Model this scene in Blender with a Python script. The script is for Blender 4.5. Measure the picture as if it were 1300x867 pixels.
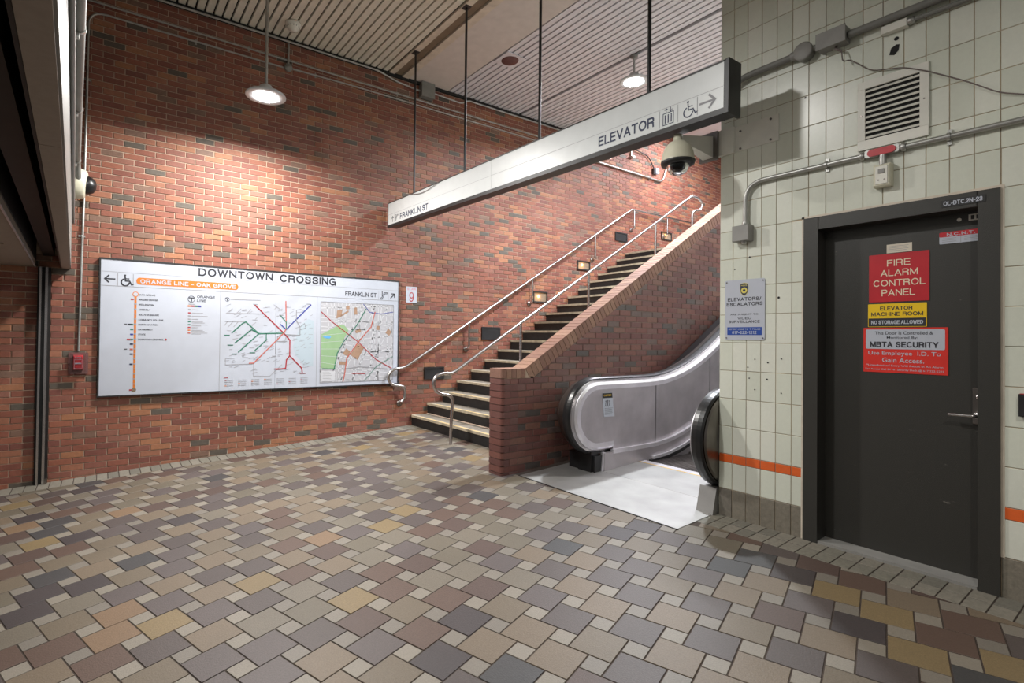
import bpy, math, random
from mathutils import Vector, Matrix
random.seed(7)
for o in list(bpy.data.objects): bpy.data.objects.remove(o, do_unlink=True)
sc = bpy.context.scene
COL = sc.collection
PI = math.pi

# ------------------------------------------------------------ camera
CAMZ = 1.55
YAW, PIT, ROL = 0.9727, 0.0116, 0.0115
F_, CX, CY = 668.5, 581.66, 421.34
fw = Vector((math.cos(YAW)*math.cos(PIT), math.sin(YAW)*math.cos(PIT), math.sin(PIT)))
rt = Vector((math.sin(YAW), -math.cos(YAW), 0))
up = rt.cross(fw)
rt2 = math.cos(ROL)*rt + math.sin(ROL)*up
up2 = -math.sin(ROL)*rt + math.cos(ROL)*up
cd = bpy.data.cameras.new('camera'); cam = bpy.data.objects.new('camera', cd); COL.objects.link(cam)
cd.sensor_width = 36; cd.lens = F_*36/1300
cd.shift_x = (650-CX)/1300; cd.shift_y = -(433.5-CY)/1300
cd.clip_start = 0.05
cam.matrix_world = Matrix(((rt2.x, up2.x, -fw.x, 0), (rt2.y, up2.y, -fw.y, 0), (rt2.z, up2.z, -fw.z, CAMZ), (0, 0, 0, 1)))
sc.camera = cam
def project(p):
    v = Vector(p)-Vector((0, 0, CAMZ)); d = v.dot(fw)
    if d < 0.05: return None
    return CX+F_*v.dot(rt2)/d, CY-F_*v.dot(up2)/d

# ------------------------------------------------------------ world, exposure
w = bpy.data.worlds.new('world'); sc.world = w; w.use_nodes = True
w.node_tree.nodes['Background'].inputs[0].default_value = (1.0, 0.97, 0.95, 1)
w.node_tree.nodes['Background'].inputs[1].default_value = 0.15
sc.view_settings.view_transform = 'Standard'; sc.view_settings.look = 'None'
sc.view_settings.exposure = 0.12; sc.view_settings.gamma = 1

# lamp powers (the lamps are built further down, each with its own light)
P_WALL, P_LAND, P_NEAR, P_TUBE, P_STEP, P_ESC = 180, 270, 88, 280, .8, 220
COOL = (0.90, 0.95, 1.0); WARM = (1.0, 0.93, 0.84)

# ------------------------------------------------------------ materials
def newmat(name):
    m = bpy.data.materials.new(name); m.use_nodes = True
    return m, m.node_tree, m.node_tree.nodes['Principled BSDF']
def mat(name, col, rough=0.6, metal=0.0, var=0.12, scale=9.0, bump=0.0, emit=0.0, bscale=60.0, dirt=None, spec=None):
    m, nt, b = newmat(name)
    N, L = nt.nodes, nt.links
    tc = N.new('ShaderNodeTexCoord'); no = N.new('ShaderNodeTexNoise'); no.inputs['Scale'].default_value = scale
    no.inputs['Detail'].default_value = 5
    L.new(tc.outputs['Object'], no.inputs['Vector'])
    mr = N.new('ShaderNodeMapRange'); mr.inputs[1].default_value = .3; mr.inputs[2].default_value = .7
    mr.inputs[3].default_value = 1-var; mr.inputs[4].default_value = 1+var
    L.new(no.outputs[0], mr.inputs[0])
    mx = N.new('ShaderNodeVectorMath'); mx.operation = 'SCALE'; mx.inputs[0].default_value = col
    L.new(mr.outputs[0], mx.inputs['Scale']); L.new(mx.outputs[0], b.inputs['Base Color'])
    b.inputs['Roughness'].default_value = rough; b.inputs['Metallic'].default_value = metal
    if spec is not None: b.inputs['Specular IOR Level'].default_value = spec
    if bump:
        n2 = N.new('ShaderNodeTexNoise'); n2.inputs['Scale'].default_value = bscale; L.new(tc.outputs['Object'], n2.inputs['Vector'])
        bp = N.new('ShaderNodeBump'); bp.inputs['Strength'].default_value = bump; bp.inputs['Distance'].default_value = .01
        L.new(n2.outputs[0], bp.inputs['Height']); L.new(bp.outputs[0], b.inputs['Normal'])
    if emit:
        b.inputs['Emission Color'].default_value = (*col, 1); b.inputs['Emission Strength'].default_value = emit
    return m
def tonemat(name, stops, rough=0.8, bump=0.25, bscale=90, grain=0.18, gscale=45, spec=0.3, big=0.12, metal=0.0, stain=None):
    """colour chosen per piece by the face attribute 'tone'"""
    m, nt, b = newmat(name)
    N, L = nt.nodes, nt.links
    at = N.new('ShaderNodeAttribute'); at.attribute_name = 'tone'
    cr = N.new('ShaderNodeValToRGB'); cr.color_ramp.interpolation = 'CONSTANT'
    el = cr.color_ramp.elements
    while len(el) > 1: el.remove(el[0])
    el[0].position = 0; el[0].color = (*stops[0][1], 1)
    for p, c in stops[1:]:
        e = el.new(p); e.color = (*c, 1)
    L.new(at.outputs['Fac'], cr.inputs[0])
    ge = N.new('ShaderNodeNewGeometry')
    n1 = N.new('ShaderNodeTexNoise'); n1.inputs['Scale'].default_value = gscale; n1.inputs['Detail'].default_value = 6; n1.inputs['Roughness'].default_value = .7
    n3 = N.new('ShaderNodeTexNoise'); n3.inputs['Scale'].default_value = 0.9; n3.inputs['Detail'].default_value = 4
    L.new(ge.outputs['Position'], n1.inputs['Vector']); L.new(ge.outputs['Position'], n3.inputs['Vector'])
    def rng(src, v):
        mr = N.new('ShaderNodeMapRange'); mr.inputs[1].default_value = .3; mr.inputs[2].default_value = .7
        mr.inputs[3].default_value = 1-v; mr.inputs[4].default_value = 1+v; L.new(src, mr.inputs[0]); return mr.outputs[0]
    mu = N.new('ShaderNodeMath'); mu.operation = 'MULTIPLY'
    L.new(rng(n1.outputs[0], grain), mu.inputs[0]); L.new(rng(n3.outputs[0], big), mu.inputs[1])
    mx = N.new('ShaderNodeVectorMath'); mx.operation = 'SCALE'
    L.new(cr.outputs[0], mx.inputs[0]); L.new(mu.outputs[0], mx.inputs['Scale']); L.new(mx.outputs[0], b.inputs['Base Color'])
    n2 = N.new('ShaderNodeTexNoise'); n2.inputs['Scale'].default_value = bscale; n2.inputs['Detail'].default_value = 4
    L.new(ge.outputs['Position'], n2.inputs['Vector'])
    bp = N.new('ShaderNodeBump'); bp.inputs['Strength'].default_value = bump; bp.inputs['Distance'].default_value = .004
    L.new(n2.outputs[0], bp.inputs['Height']); L.new(bp.outputs[0], b.inputs['Normal'])
    b.inputs['Roughness'].default_value = rough; b.inputs['Specular IOR Level'].default_value = spec; b.inputs['Metallic'].default_value = metal
    return m
M = {}
M['brick'] = tonemat('brick', [(0, (.225, .080, .052)), (.16, (.19, .066, .046)), (.32, (.255, .092, .056)), (.46, (.21, .080, .056)), (.58, (.28, .115, .068)),
    (.66, (.17, .062, .046)), (.76, (.235, .100, .070)), (.84, (.31, .135, .070)), (.88, (.18, .105, .075)), (.93, (.095, .078, .062)), (.97, (.070, .065, .056))], rough=.62, bump=.35, spec=.4)
M['cope'] = tonemat('coping_brick', [(0, (.23, .125, .090)), (.25, (.26, .150, .105)), (.5, (.21, .115, .085)), (.75, (.28, .165, .115))], rough=.65, bump=.35)  # cool lamplight from above is put into these paler, less red tones
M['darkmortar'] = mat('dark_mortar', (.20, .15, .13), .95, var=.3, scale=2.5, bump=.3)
M['dimbrick'] = tonemat('dimmed_plum_brick', [(0, (.150, .056, .044)), (.16, (.125, .048, .040)), (.32, (.165, .064, .048)), (.46, (.140, .060, .050)), (.58, (.175, .075, .055)),
    (.66, (.115, .045, .038)), (.76, (.150, .072, .060)), (.84, (.180, .085, .060)), (.88, (.120, .080, .068)), (.93, (.075, .062, .055)), (.97, (.060, .055, .052))], rough=.5, bump=.35, spec=.6)  # brick tones darkened to stand in for dimmer light on the glazed half wall
M['mortar'] = mat('mortar', (.50, .38, .29), .95, var=.15, scale=20, bump=.3)
M['large'] = tonemat('quarry_tile', [(0, (0.150, 0.116, 0.081)), (.11, (0.132, 0.106, 0.075)), (.24, (0.121, 0.104, 0.077)), (.31, (0.139, 0.120, 0.092)), (.38, (0.180, 0.132, 0.069)), (.46, (0.172, 0.113, 0.069)),
    (.54, (0.077, 0.062, 0.057)), (.62, (0.090, 0.074, 0.070)), (.72, (0.095, 0.062, 0.048)), (.80, (0.081, 0.055, 0.046)), (.88, (0.051, 0.049, 0.049)), (.94, (0.053, 0.044, 0.044))], rough=.5, bump=.3, bscale=140, grain=.24, gscale=160, spec=.4)
M['small'] = tonemat('pale_quarry_tile', [(0, (0.180, 0.160, 0.132)), (.3, (0.202, 0.179, 0.145)), (.6, (0.163, 0.145, 0.121)), (.85, (0.216, 0.192, 0.157))], rough=.5, bump=.3, bscale=140, grain=.16, gscale=160, spec=.4)
M['border'] = tonemat('border_tile', [(0, (.17, .16, .13)), (.4, (.195, .18, .148)), (.8, (.15, .142, .118))], rough=.6, grain=.2)
M['grout'] = mat('floor_grout', (.050, .036, .028), .95, bump=.2)
M['wtile'] = tonemat('glazed_tile', [(0, (.65, .675, .58)), (.25, (.68, .70, .615)), (.5, (.62, .645, .555)), (.75, (.70, .715, .63))], rough=.30, bump=.08, bscale=14, grain=.03, spec=.5, big=.05)
M['otile'] = tonemat('orange_tile', [(0, (.72, .13, .03))], rough=.2, bump=.08, grain=.06, spec=.5)
M['btile'] = tonemat('base_tile', [(0, (.20, .18, .145)), (.5, (.165, .15, .125))], rough=.4, grain=.2)
M['tgrout'] = mat('wall_grout', (.42, .34, .24), .9, var=.4, scale=4)
M['slatA'] = mat('beige_slat', (.72, .69, .59), .5, metal=.0, var=.06, spec=.5)
M['slatB'] = mat('white_slat', (.70, .70, .75), .4, metal=.0, var=.05, spec=.5)
M['plaster'] = mat('ceiling_plaster', (.62, .57, .53), .9, var=.05)
M['ivory'] = mat('ivory_trim', (.62, .55, .45), .6)
M['brown'] = mat('brown_trim', (.20, .15, .10), .7)
M['dark'] = mat('dark_void', (.012, .012, .012), .8)
M['black'] = mat('black_paint', (.02, .02, .021), .45, var=.3)
M['tread'] = mat('granolithic_tread', (.21, .185, .15), .75, var=.25, scale=14, bump=.2)
M['riser'] = mat('black_riser', (.012, .012, .012), .5, var=.4, scale=20)
M['nosing'] = mat('pale_nosing', (.42, .36, .26), .7, var=.25, scale=12)
M['yellowline'] = mat('yellow_nosing', (.55, .38, .13), .7, var=.3, scale=12)
M['steel'] = mat('satin_steel', (.60, .58, .58), .27, metal=1, var=.06)
M['steelpanel'] = mat('brushed_steel_panel', (.50, .47, .485), .45, metal=.75, var=.16, scale=3.5, bump=.03)
M['steeldark'] = mat('worn_dark_steel', (.22, .20, .185), .35, metal=1, var=.25, scale=5)
M['dullsteel'] = mat('dull_steel', (.13, .125, .12), .7, metal=.3, var=.3, scale=6)
M['alu'] = mat('pale_aluminium', (.78, .76, .80), .35, metal=.7, var=.08)
M['plate'] = mat('landing_plate_metal', (.34, .335, .325), .48, metal=.55, var=.12, scale=4, bump=.05)
M['rubber'] = mat('black_rubber', (.012, .012, .013), .32, var=.2)
M['galv'] = mat('galvanised_conduit', (.42, .42, .40), .42, metal=.8, var=.12)
M['greypaint'] = mat('grey_painted_conduit', (.20, .20, .185), .5, var=.12)
M['rust'] = mat('dull_conduit', (.16, .13, .12), .6, var=.2)
M['boxgrey'] = mat('grey_box', (.27, .265, .25), .5, var=.1)
M['white'] = mat('sign_white', (.48, .51, .58), .4, var=.02)
M['signwhite'] = mat('enamel_white', (.66, .69, .69), .35, var=.03)
M['cream'] = mat('cream_housing', (.62, .60, .47), .4, var=.05)
M['offwhite'] = mat('off_white_paint', (.74, .73, .66), .45, var=.06)
M['ink'] = mat('black_ink', (.022, .022, .03), .5, var=0)
M['navy'] = mat('navy_ink', (.02, .03, .075), .5, var=0)
M['greyink'] = mat('grey_ink', (.28, .28, .30), .6, var=0)
M['paleink'] = mat('pale_grey_ink', (.33, .33, .36), .6, var=0)
M['orange'] = mat('orange_ink', (.60, .17, .02), .5, var=0)
M['redink'] = mat('red_ink', (.36, .03, .04), .5, var=0)
M['pinkink'] = mat('coral_ink', (.48, .12, .09), .5, var=0)
M['greenink'] = mat('green_ink', (.03, .17, .11), .5, var=0)
M['blueink'] = mat('blue_ink', (.03, .05, .30), .5, var=0)
M['parkgreen'] = mat('park_green', (.27, .42, .23), .6, var=.05)
M['water'] = mat('pond_blue', (.12, .38, .72), .6, var=0)
M['palewater'] = mat('pale_blue_print', (.42, .50, .56), .6, var=0)
M['mapgrey'] = mat('map_grey', (.42, .42, .45), .6, var=.05)
M['streetwhite'] = mat('street_white', (.56, .57, .60), .6, var=0)
M['bldg'] = mat('map_tan', (.34, .215, .145), .6, var=.1)
M['bldggrey'] = mat('map_mid_grey', (.38, .38, .41), .6, var=.1)
M['redsign'] = mat('red_sign', (.50, .018, .028), .38, var=.06)
M['brightred'] = mat('bright_red_sign', (.68, .035, .025), .38, var=.04)
M['yellow'] = mat('yellow_sign', (.85, .56, .015), .38, var=.03)
M['bluesign'] = mat('blue_sign', (.02, .07, .34), .4, var=0)
M['paper'] = mat('cream_paper', (.66, .60, .50), .8, var=.05)
M['creamink'] = mat('cream_ink', (.80, .70, .52), .5, var=0)
M['pink'] = mat('pink_ink', (.62, .16, .22), .5, var=0)
M['brass'] = mat('yellow_emblem', (.68, .58, .12), .5, var=0)
M['redplastic'] = mat('red_plastic', (.50, .03, .04), .3, var=.1)
M['bulkhead'] = mat('taupe_panel', (.30, .245, .195), .6, var=.06, scale=30)
M['bulkside'] = mat('pale_panel', (.20, .205, .19), .45, var=.08)
M['gate'] = mat('dark_gate_metal', (.014, .012, .011), .5, metal=.3, var=.3)
M['maroon'] = mat('maroon_speaker', (.14, .06, .055), .7, var=.2, scale=60)
M['lampbody'] = mat('lamp_housing', (.55, .57, .58), .4, var=.03)
def emat(name, col, s):
    m, nt, b = newmat(name)
    b.inputs['Base Color'].default_value = (*col, 1); b.inputs['Emission Color'].default_value = (*col, 1); b.inputs['Emission Strength'].default_value = s
    return m
M['lens'] = emat('lamp_lens', (.95, .98, 1), 30)
M['tube'] = emat('tube_light', (.92, .95, 1), 9)
M['warmlens'] = emat('warm_bulb', (1, .55, .2), 2)
def clear(name, tint, rough=.05, ior=1.45):
    m, nt, b = newmat(name)
    b.inputs['Base Color'].default_value = (*tint, 1); b.inputs['Transmission Weight'].default_value = 1
    b.inputs['Roughness'].default_value = rough; b.inputs['IOR'].default_value = ior
    return m
M['smoked'] = clear('smoked_dome', (.10, .10, .11)); M['clearbox'] = clear('clear_cover', (.85, .80, .80))
# door paint: near-black with fine texture and pale scratches
def doormat():
    m, nt, b = newmat('charcoal_door_paint'); N, L = nt.nodes, nt.links
    ge = N.new('ShaderNodeNewGeometry')
    vo = N.new('ShaderNodeTexNoise'); vo.inputs['Scale'].default_value = 9; vo.inputs['Detail'].default_value = 8; vo.inputs['Roughness'].default_value = .75
    mp = N.new('ShaderNodeMapping'); mp.inputs['Scale'].default_value = (1, .5, 2.2)
    L.new(ge.outputs['Position'], mp.inputs[0]); L.new(mp.outputs[0], vo.inputs['Vector'])
    cr = N.new('ShaderNodeValToRGB'); cr.color_ramp.elements[0].position = .665; cr.color_ramp.elements[1].position = .69
    cr.color_ramp.elements[0].color = (.034, .033, .029, 1); cr.color_ramp.elements[1].color = (.16, .15, .13, 1)
    L.new(vo.outputs[0], cr.inputs[0]); L.new(cr.outputs[0], b.inputs['Base Color'])
    n2 = N.new('ShaderNodeTexNoise'); n2.inputs['Scale'].default_value = 260; L.new(ge.outputs['Position'], n2.inputs['Vector'])
    bp = N.new('ShaderNodeBump'); bp.inputs['Strength'].default_value = .3; bp.inputs['Distance'].default_value = .003
    L.new(n2.outputs[0], bp.inputs['Height']); L.new(bp.outputs[0], b.inputs['Normal']); b.inputs['Roughness'].default_value = .42
    return m
M['door'] = doormat()

# ------------------------------------------------------------ frames and mesh builder
class Fr:
    def __init__(s, o=(0, 0, 0), U=(1, 0, 0), V=(0, 1, 0), N=None):
        s.o = Vector(o); s.U = Vector(U); s.V = Vector(V); s.N = Vector(N) if N else s.U.cross(s.V)
    def __call__(s, u, v, n=0): return s.o+s.U*u+s.V*v+s.N*n
ID = Fr()
def back(y): return Fr((0, y, 0), (1, 0, 0), (0, 0, 1))          # u = X, v = Z, n towards the camera side
def side(x): return Fr((x, 0, 0), (0, -1, 0), (0, 0, 1))         # u = -Y, v = Z, n towards -X
_tc = {}
def glyph(s, bold):
    k = (s, bold)
    if k not in _tc:
        cu = bpy.data.curves.new('t', 'FONT'); cu.body = s; cu.offset = bold; cu.resolution_u = 3; cu.align_x = 'CENTER'
        ob = bpy.data.objects.new('t', cu); COL.objects.link(ob)
        dg = bpy.context.evaluated_depsgraph_get(); me = bpy.data.meshes.new_from_object(ob.evaluated_get(dg))
        vs = [(v.co.x, v.co.y) for v in me.vertices]; fs = [tuple(p.vertices) for p in me.polygons]
        bpy.data.objects.remove(ob); bpy.data.curves.remove(cu); bpy.data.meshes.remove(me)
        x0 = min(v[0] for v in vs); x1 = max(v[0] for v in vs); y0 = min(v[1] for v in vs); y1 = max(v[1] for v in vs)
        _tc[k] = ([((x-x0)/(x1-x0), (y-y0)/(y1-y0)) for x, y in vs], fs)
    return _tc[k]
def _el(cx, cy, rx, ry, a0, a1, k=8):
    return [(cx+rx*math.cos(math.radians(a0+(a1-a0)*i/k)), cy+ry*math.sin(math.radians(a0+(a1-a0)*i/k))) for i in range(k+1)]
_S = [(.93, .72)]+_el(.5, .76, .42, .24, 10, 180)[1:]+[(.14, .60), (.5, .51), (.86, .42)]+_el(.5, .24, .44, .24, 20, -180)[0:]
STROKES = {   # letter: (width, strokes) in a unit box
 'A': (.74, [[(0, 0), (.5, 1), (1, 0)], [(.17, .33), (.83, .33)]]), 'B': (.68, [[(0, 0), (0, 1), (.55, 1)]+_el(.6, .76, .34, .24, 90, -90)+[(0, .52)], [(.55, .52)]+_el(.62, .26, .38, .26, 90, -90)+[(0, 0)]]),
 'C': (.74, [_el(.52, .5, .52, .5, 48, 312, 18)]), 'D': (.70, [[(0, 0), (0, 1), (.4, 1)]+_el(.45, .5, .55, .5, 80, -80, 12)+[(.4, 0), (0, 0)]]),
 'E': (.60, [[(1, 1), (0, 1), (0, 0), (1, 0)], [(0, .52), (.9, .52)]]), 'F': (.56, [[(1, 1), (0, 1), (0, 0)], [(0, .50), (.88, .50)]]),
 'G': (.78, [_el(.5, .5, .5, .5, 48, 330, 18), [(.56, .48), (1, .48), (1, 0)]]), 'H': (.68, [[(0, 0), (0, 1)], [(1, 0), (1, 1)], [(0, .52), (1, .52)]]), 'I': (.001, [[(.5, 0), (.5, 1)]]),
 'K': (.68, [[(0, 0), (0, 1)], [(.95, 1), (0, .36)], [(.30, .58), (1, 0)]]), 'L': (.54, [[(0, 1), (0, 0), (1, 0)]]), 'M': (.82, [[(0, 0), (0, 1), (.5, .08), (1, 1), (1, 0)]]),
 'N': (.70, [[(0, 0), (0, 1), (1, 0), (1, 1)]]), 'O': (.80, [_el(.5, .5, .5, .5, 0, 360, 24)]), 'P': (.64, [[(0, 0), (0, 1), (.6, 1)]+_el(.62, .74, .38, .26, 90, -90)+[(0, .48)]]),
 'Q': (.80, [_el(.5, .5, .5, .5, 0, 360, 24), [(.6, .25), (1, 0)]]), 'R': (.68, [[(0, 0), (0, 1), (.6, 1)]+_el(.62, .755, .34, .245, 90, -90)+[(0, .51)], [(.62, .51), (.9, .38), (.95, 0)]]),
 'S': (.66, [_S]), 'T': (.66, [[(0, 1), (1, 1)], [(.5, 1), (.5, 0)]]), 'U': (.68, [[(0, 1)]+_el(.5, .36, .5, .36, 180, 360, 12)+[(1, 1)]]), 'V': (.72, [[(0, 1), (.5, 0), (1, 1)]]),
 'W': (1.02, [[(0, 1), (.25, 0), (.5, .95), (.75, 0), (1, 1)]]), 'X': (.7, [[(0, 0), (1, 1)], [(0, 1), (1, 0)]]), 'Y': (.7, [[(0, 1), (.5, .45), (1, 1)], [(.5, .45), (.5, 0)]]), 'Z': (.64, [[(0, 1), (1, 1), (0, 0), (1, 0)]]),
 '0': (.56, [_el(.5, .5, .5, .5, 0, 360, 20)]), '1': (.25, [[(0, .78), (.9, 1), (.9, 0)]]), '2': (.56, [[(.02, .72)]+_el(.5, .72, .47, .28, 175, -25, 10)+[(0, 0), (1, 0)]]),
 '3': (.56, [_el(.5, .75, .44, .25, 165, -80, 10)+[(.4, .5)], [(.4, .52)]+_el(.5, .26, .48, .26, 80, -165, 10)]), '5': (.56, [[(.95, 1), (.15, 1), (.06, .48)]+_el(.5, .31, .48, .31, 140, -150, 12)]),
 '6': (.56, [_el(.5, .31, .48, .31, 0, 360, 18), [(.03, .35)]+_el(.55, .6, .52, .4, 170, 40, 8)]), '7': (.54, [[(0, 1), (1, 1), (.35, 0)]]), '9': (.56, [_el(.5, .69, .48, .31, 0, 360, 18), [(.97, .65)]+_el(.45, .4, .52, .4, -10, -140, 8)]),
 '-': (.34, [[(0, .38), (1, .38)]]), '/': (.30, [[(0, 0), (1, 1)]]), '.': (.001, [[(.5, 0), (.5, .03)]]), ' ': (.30, [])}
class MB:
    def __init__(s, m='white', fr=ID):
        s.v = []; s.f = []; s.t = []; s.sm = []; s.mi = []; s.ms = []; s.fr = fr; s.tone = 0.0; s.cur = 0; s.m(m)
    def m(s, n):
        if n not in s.ms: s.ms.append(n)
        s.cur = s.ms.index(n); return s
    def add(s, vs, fs, smooth=False, raw=False):
        b = len(s.v); s.v += [Vector(p) if raw else s.fr(*p) for p in vs]
        for f in fs: s.f.append([b+i for i in f]); s.t.append(s.tone); s.sm.append(smooth); s.mi.append(s.cur)
        return s
    def box(s, a, b):
        x0, y0, z0 = a; x1, y1, z1 = b
        return s.add([(x0, y0, z0), (x1, y0, z0), (x1, y1, z0), (x0, y1, z0), (x0, y0, z1), (x1, y0, z1), (x1, y1, z1), (x0, y1, z1)],
                     [(0, 3, 2, 1), (4, 5, 6, 7), (0, 1, 5, 4), (1, 2, 6, 5), (2, 3, 7, 6), (3, 0, 4, 7)])
    def poly(s, P, n0, n1=None):
        k = len(P)
        if n1 is None: return s.add([(u, v, n0) for u, v in P], [tuple(range(k))])
        return s.add([(u, v, n0) for u, v in P]+[(u, v, n1) for u, v in P],
                     [tuple(range(k-1, -1, -1)), tuple(range(k, 2*k))]+[(i, (i+1) % k, k+(i+1) % k, k+i) for i in range(k)])
    def slab(s, P, n0, n1, ch=.003):
        k = len(P); c = (sum(p[0] for p in P)/k, sum(p[1] for p in P)/k); Q = []
        for p in P:
            dx, dy = c[0]-p[0], c[1]-p[1]; l = math.hypot(dx, dy) or 1; e = min(ch*1.4, l*.4); Q.append((p[0]+dx/l*e, p[1]+dy/l*e))
        return s.add([(u, v, n0) for u, v in P]+[(u, v, n1-ch) for u, v in P]+[(u, v, n1) for u, v in Q],
                     [(i, (i+1) % k, k+(i+1) % k, k+i) for i in range(k)]+[(k+i, k+(i+1) % k, 2*k+(i+1) % k, 2*k+i) for i in range(k)]+[tuple(range(2*k, 3*k))])
    def bbox(s, a, b, ch=.004):   # box with chamfered front (n1) edges
        return s.slab([(a[0], a[1]), (b[0], a[1]), (b[0], b[1]), (a[0], b[1])], a[2], b[2], ch)
    def rrect(s, u0, v0, u1, v1, r, n0, n1=None, k=5):
        P = []
        for cx, cy, a0 in ((u1-r, v0+r, -90), (u1-r, v1-r, 0), (u0+r, v1-r, 90), (u0+r, v0+r, 180)):
            for i in range(k+1):
                a = math.radians(a0+90*i/k); P.append((cx+r*math.cos(a), cy+r*math.sin(a)))
        return s.poly(P, n0, n1)
    def disc(s, u, v, r, n0, n1=None, k=20):
        return s.poly([(u+r*math.cos(2*PI*i/k), v+r*math.sin(2*PI*i/k)) for i in range(k)], n0, n1)
    def line(s, P, w, n, closed=False):
        if closed: P = list(P)+[P[0]]
        n -= .0002
        for (a, b), (c, d) in zip(P[:-1], P[1:]):
            s.k = (getattr(s, 'k', 0)+1) % 7; n_ = n+.00006*s.k
            l = math.hypot(c-a, d-b)
            if l < 1e-6: continue
            x, y = (c-a)/l*w/2, (d-b)/l*w/2
            s.poly([(a-x+y, b-y-x), (c+x+y, d+y-x), (c+x-y, d+y+x), (a-x-y, b-y+x)], n_)
        return s
    def arc(s, u, v, r, a0, a1, w, n, k=16):
        return s.line([(u+r*math.cos(math.radians(a0+(a1-a0)*i/k)), v+r*math.sin(math.radians(a0+(a1-a0)*i/k))) for i in range(k+1)], w, n)
    def text(s, t, u0, v0, u1, v1, n, bold=0.0):
        if all(c in STROKES for c in t):
            H = v1-v0; wt = .125+bold*4.0; th = wt*H; adv = []; x = 0
            for c in t:
                adv.append(x); x += (STROKES[c][0] if c != ' ' else .12)+wt+.13
            tot = x-.13-wt; sx = ((u1-u0)-th)/max(tot, 1e-6); 
            if len(t) == 1: sx = ((u1-u0)-th)/max(STROKES[t][0], .01)
            for c, a in zip(t, adv):
                w_, ss = STROKES[c]
                for P in ss: s.line([(u0+th/2+(a+p*w_)*sx, v0+th/2+q*(H-th)) for p, q in P], th*.97, n)
            return s
        vs, fs = glyph(t, min(bold, .008))
        return s.add([(u0+(u1-u0)*x, v0+(v1-v0)*y, n) for x, y in vs], fs)
    def tube(s, P, r, k=10, closed=False, cap=True):
        P = [Vector(p) for p in P]; n = len(P); rings = []; prev = None
        for i, p in enumerate(P):
            t = ((P[min(i+1, n-1)]-p).normalized() + (p-P[max(i-1, 0)]).normalized())
            t = t.normalized() if t.length > 1e-6 else Vector((0, 0, 1))
            if prev is None:
                a = t.orthogonal().normalized()
            else:
                a = (prev-t*prev.dot(t)).normalized()
            prev = a; b = t.cross(a)
            c = 1.0
            if 0 < i < n-1:
                cs = (P[i+1]-p).normalized().dot((p-P[i-1]).normalized()); c = 1/max(.5, math.sqrt((1+cs)/2))
            rr = r[i] if isinstance(r, (list, tuple)) else r
            rings.append([p+(a*math.cos(2*PI*j/k)+b*math.sin(2*PI*j/k))*rr for j in range(k)])
        vs = [q for R in rings for q in R]
        fs = [(i*k+j, i*k+(j+1) % k, (i+1)*k+(j+1) % k, (i+1)*k+j) for i in range(n-1) for j in range(k)]
        s.add(vs, fs, True, True)
        if cap: s.add(rings[0]+rings[-1], [tuple(range(k-1, -1, -1)), tuple(range(k, 2*k))], False, True)
        return s
    def lathe(s, prof, o, ax=(0, 0, 1), k=28):
        ax = Vector(ax).normalized(); a = ax.orthogonal().normalized(); b = ax.cross(a); o = Vector(o)
        vs = [o+ax*h+(a*math.cos(2*PI*j/k)+b*math.sin(2*PI*j/k))*max(r, 1e-5) for r, h in prof for j in range(k)]
        return s.add(vs, [(i*k+j, i*k+(j+1) % k, (i+1)*k+(j+1) % k, (i+1)*k+j) for i in range(len(prof)-1) for j in range(k)], True, True)
    def sweep(s, path, prof, closedprof=True):
        """path: (x, z, nx, nz) with outward normal; prof: (y, offset along normal)"""
        k = len(prof); vs = [(x+nx*o, y, z+nz*o) for x, z, nx, nz in path for y, o in prof]
        s.add(vs, [(i*k+j, i*k+(j+1) % k, (i+1)*k+(j+1) % k, (i+1)*k+j) for i in range(len(path)-1) for j in range(k if closedprof else k-1)], False, True)
        e = (len(path)-1)*k
        return s.add(vs[:k]+vs[e:], [tuple(range(k)), tuple(range(2*k-1, k-1, -1))], False, True)
    def build(s, name, parent=None, stuff=False, label=None):
        me = bpy.data.meshes.new(name)
        lo = [min(v[i] for v in s.v) for i in range(3)]; hi = [max(v[i] for v in s.v) for i in range(3)]
        c = Vector([(a+b)/2 for a, b in zip(lo, hi)])
        me.from_pydata([v-c for v in s.v], [], s.f)
        for n in s.ms: me.materials.append(M[n])
        me.polygons.foreach_set('material_index', s.mi); me.polygons.foreach_set('use_smooth', s.sm)
        at = me.attributes.new('tone', 'FLOAT', 'FACE'); at.data.foreach_set('value', s.t)
        me.update()
        o = bpy.data.objects.new(name, me); COL.objects.link(o)
        place(o, c, parent)
        if stuff: o['kind'] = 'stuff'
        if label: o['label'] = label
        return o
WL = {}
def place(o, c, parent):
    WL[o.name] = Vector(c)
    if parent: o.parent = parent; o.location = Vector(c)-WL[parent.name]
    else: o.location = c
def thing(name, label, cat, loc, group=None):
    o = bpy.data.objects.new(name, None); COL.objects.link(o); o.empty_display_size = .1; place(o, Vector(loc), None)
    return tag(o, label, cat, group)
def tag(o, label, cat, group=None):
    o['label'] = label; o['category'] = cat
    if group: o['group'] = group
    return o
def struct(name, label=None, loc=(0, 0, 0)):
    o = bpy.data.objects.new(name, None); COL.objects.link(o); place(o, Vector(loc), None); o['kind'] = 'structure'
    if label: o['label'] = label
    return o
def mk(o, label=None):
    o['kind'] = 'structure'
    if label: o['label'] = label
    return o
def arcpts(c, r, a0, a1, k=8):
    return [(c[0]+r*math.cos(math.radians(a0+(a1-a0)*i/k)), c[1]+r*math.sin(math.radians(a0+(a1-a0)*i/k))) for i in range(k+1)]
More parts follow.
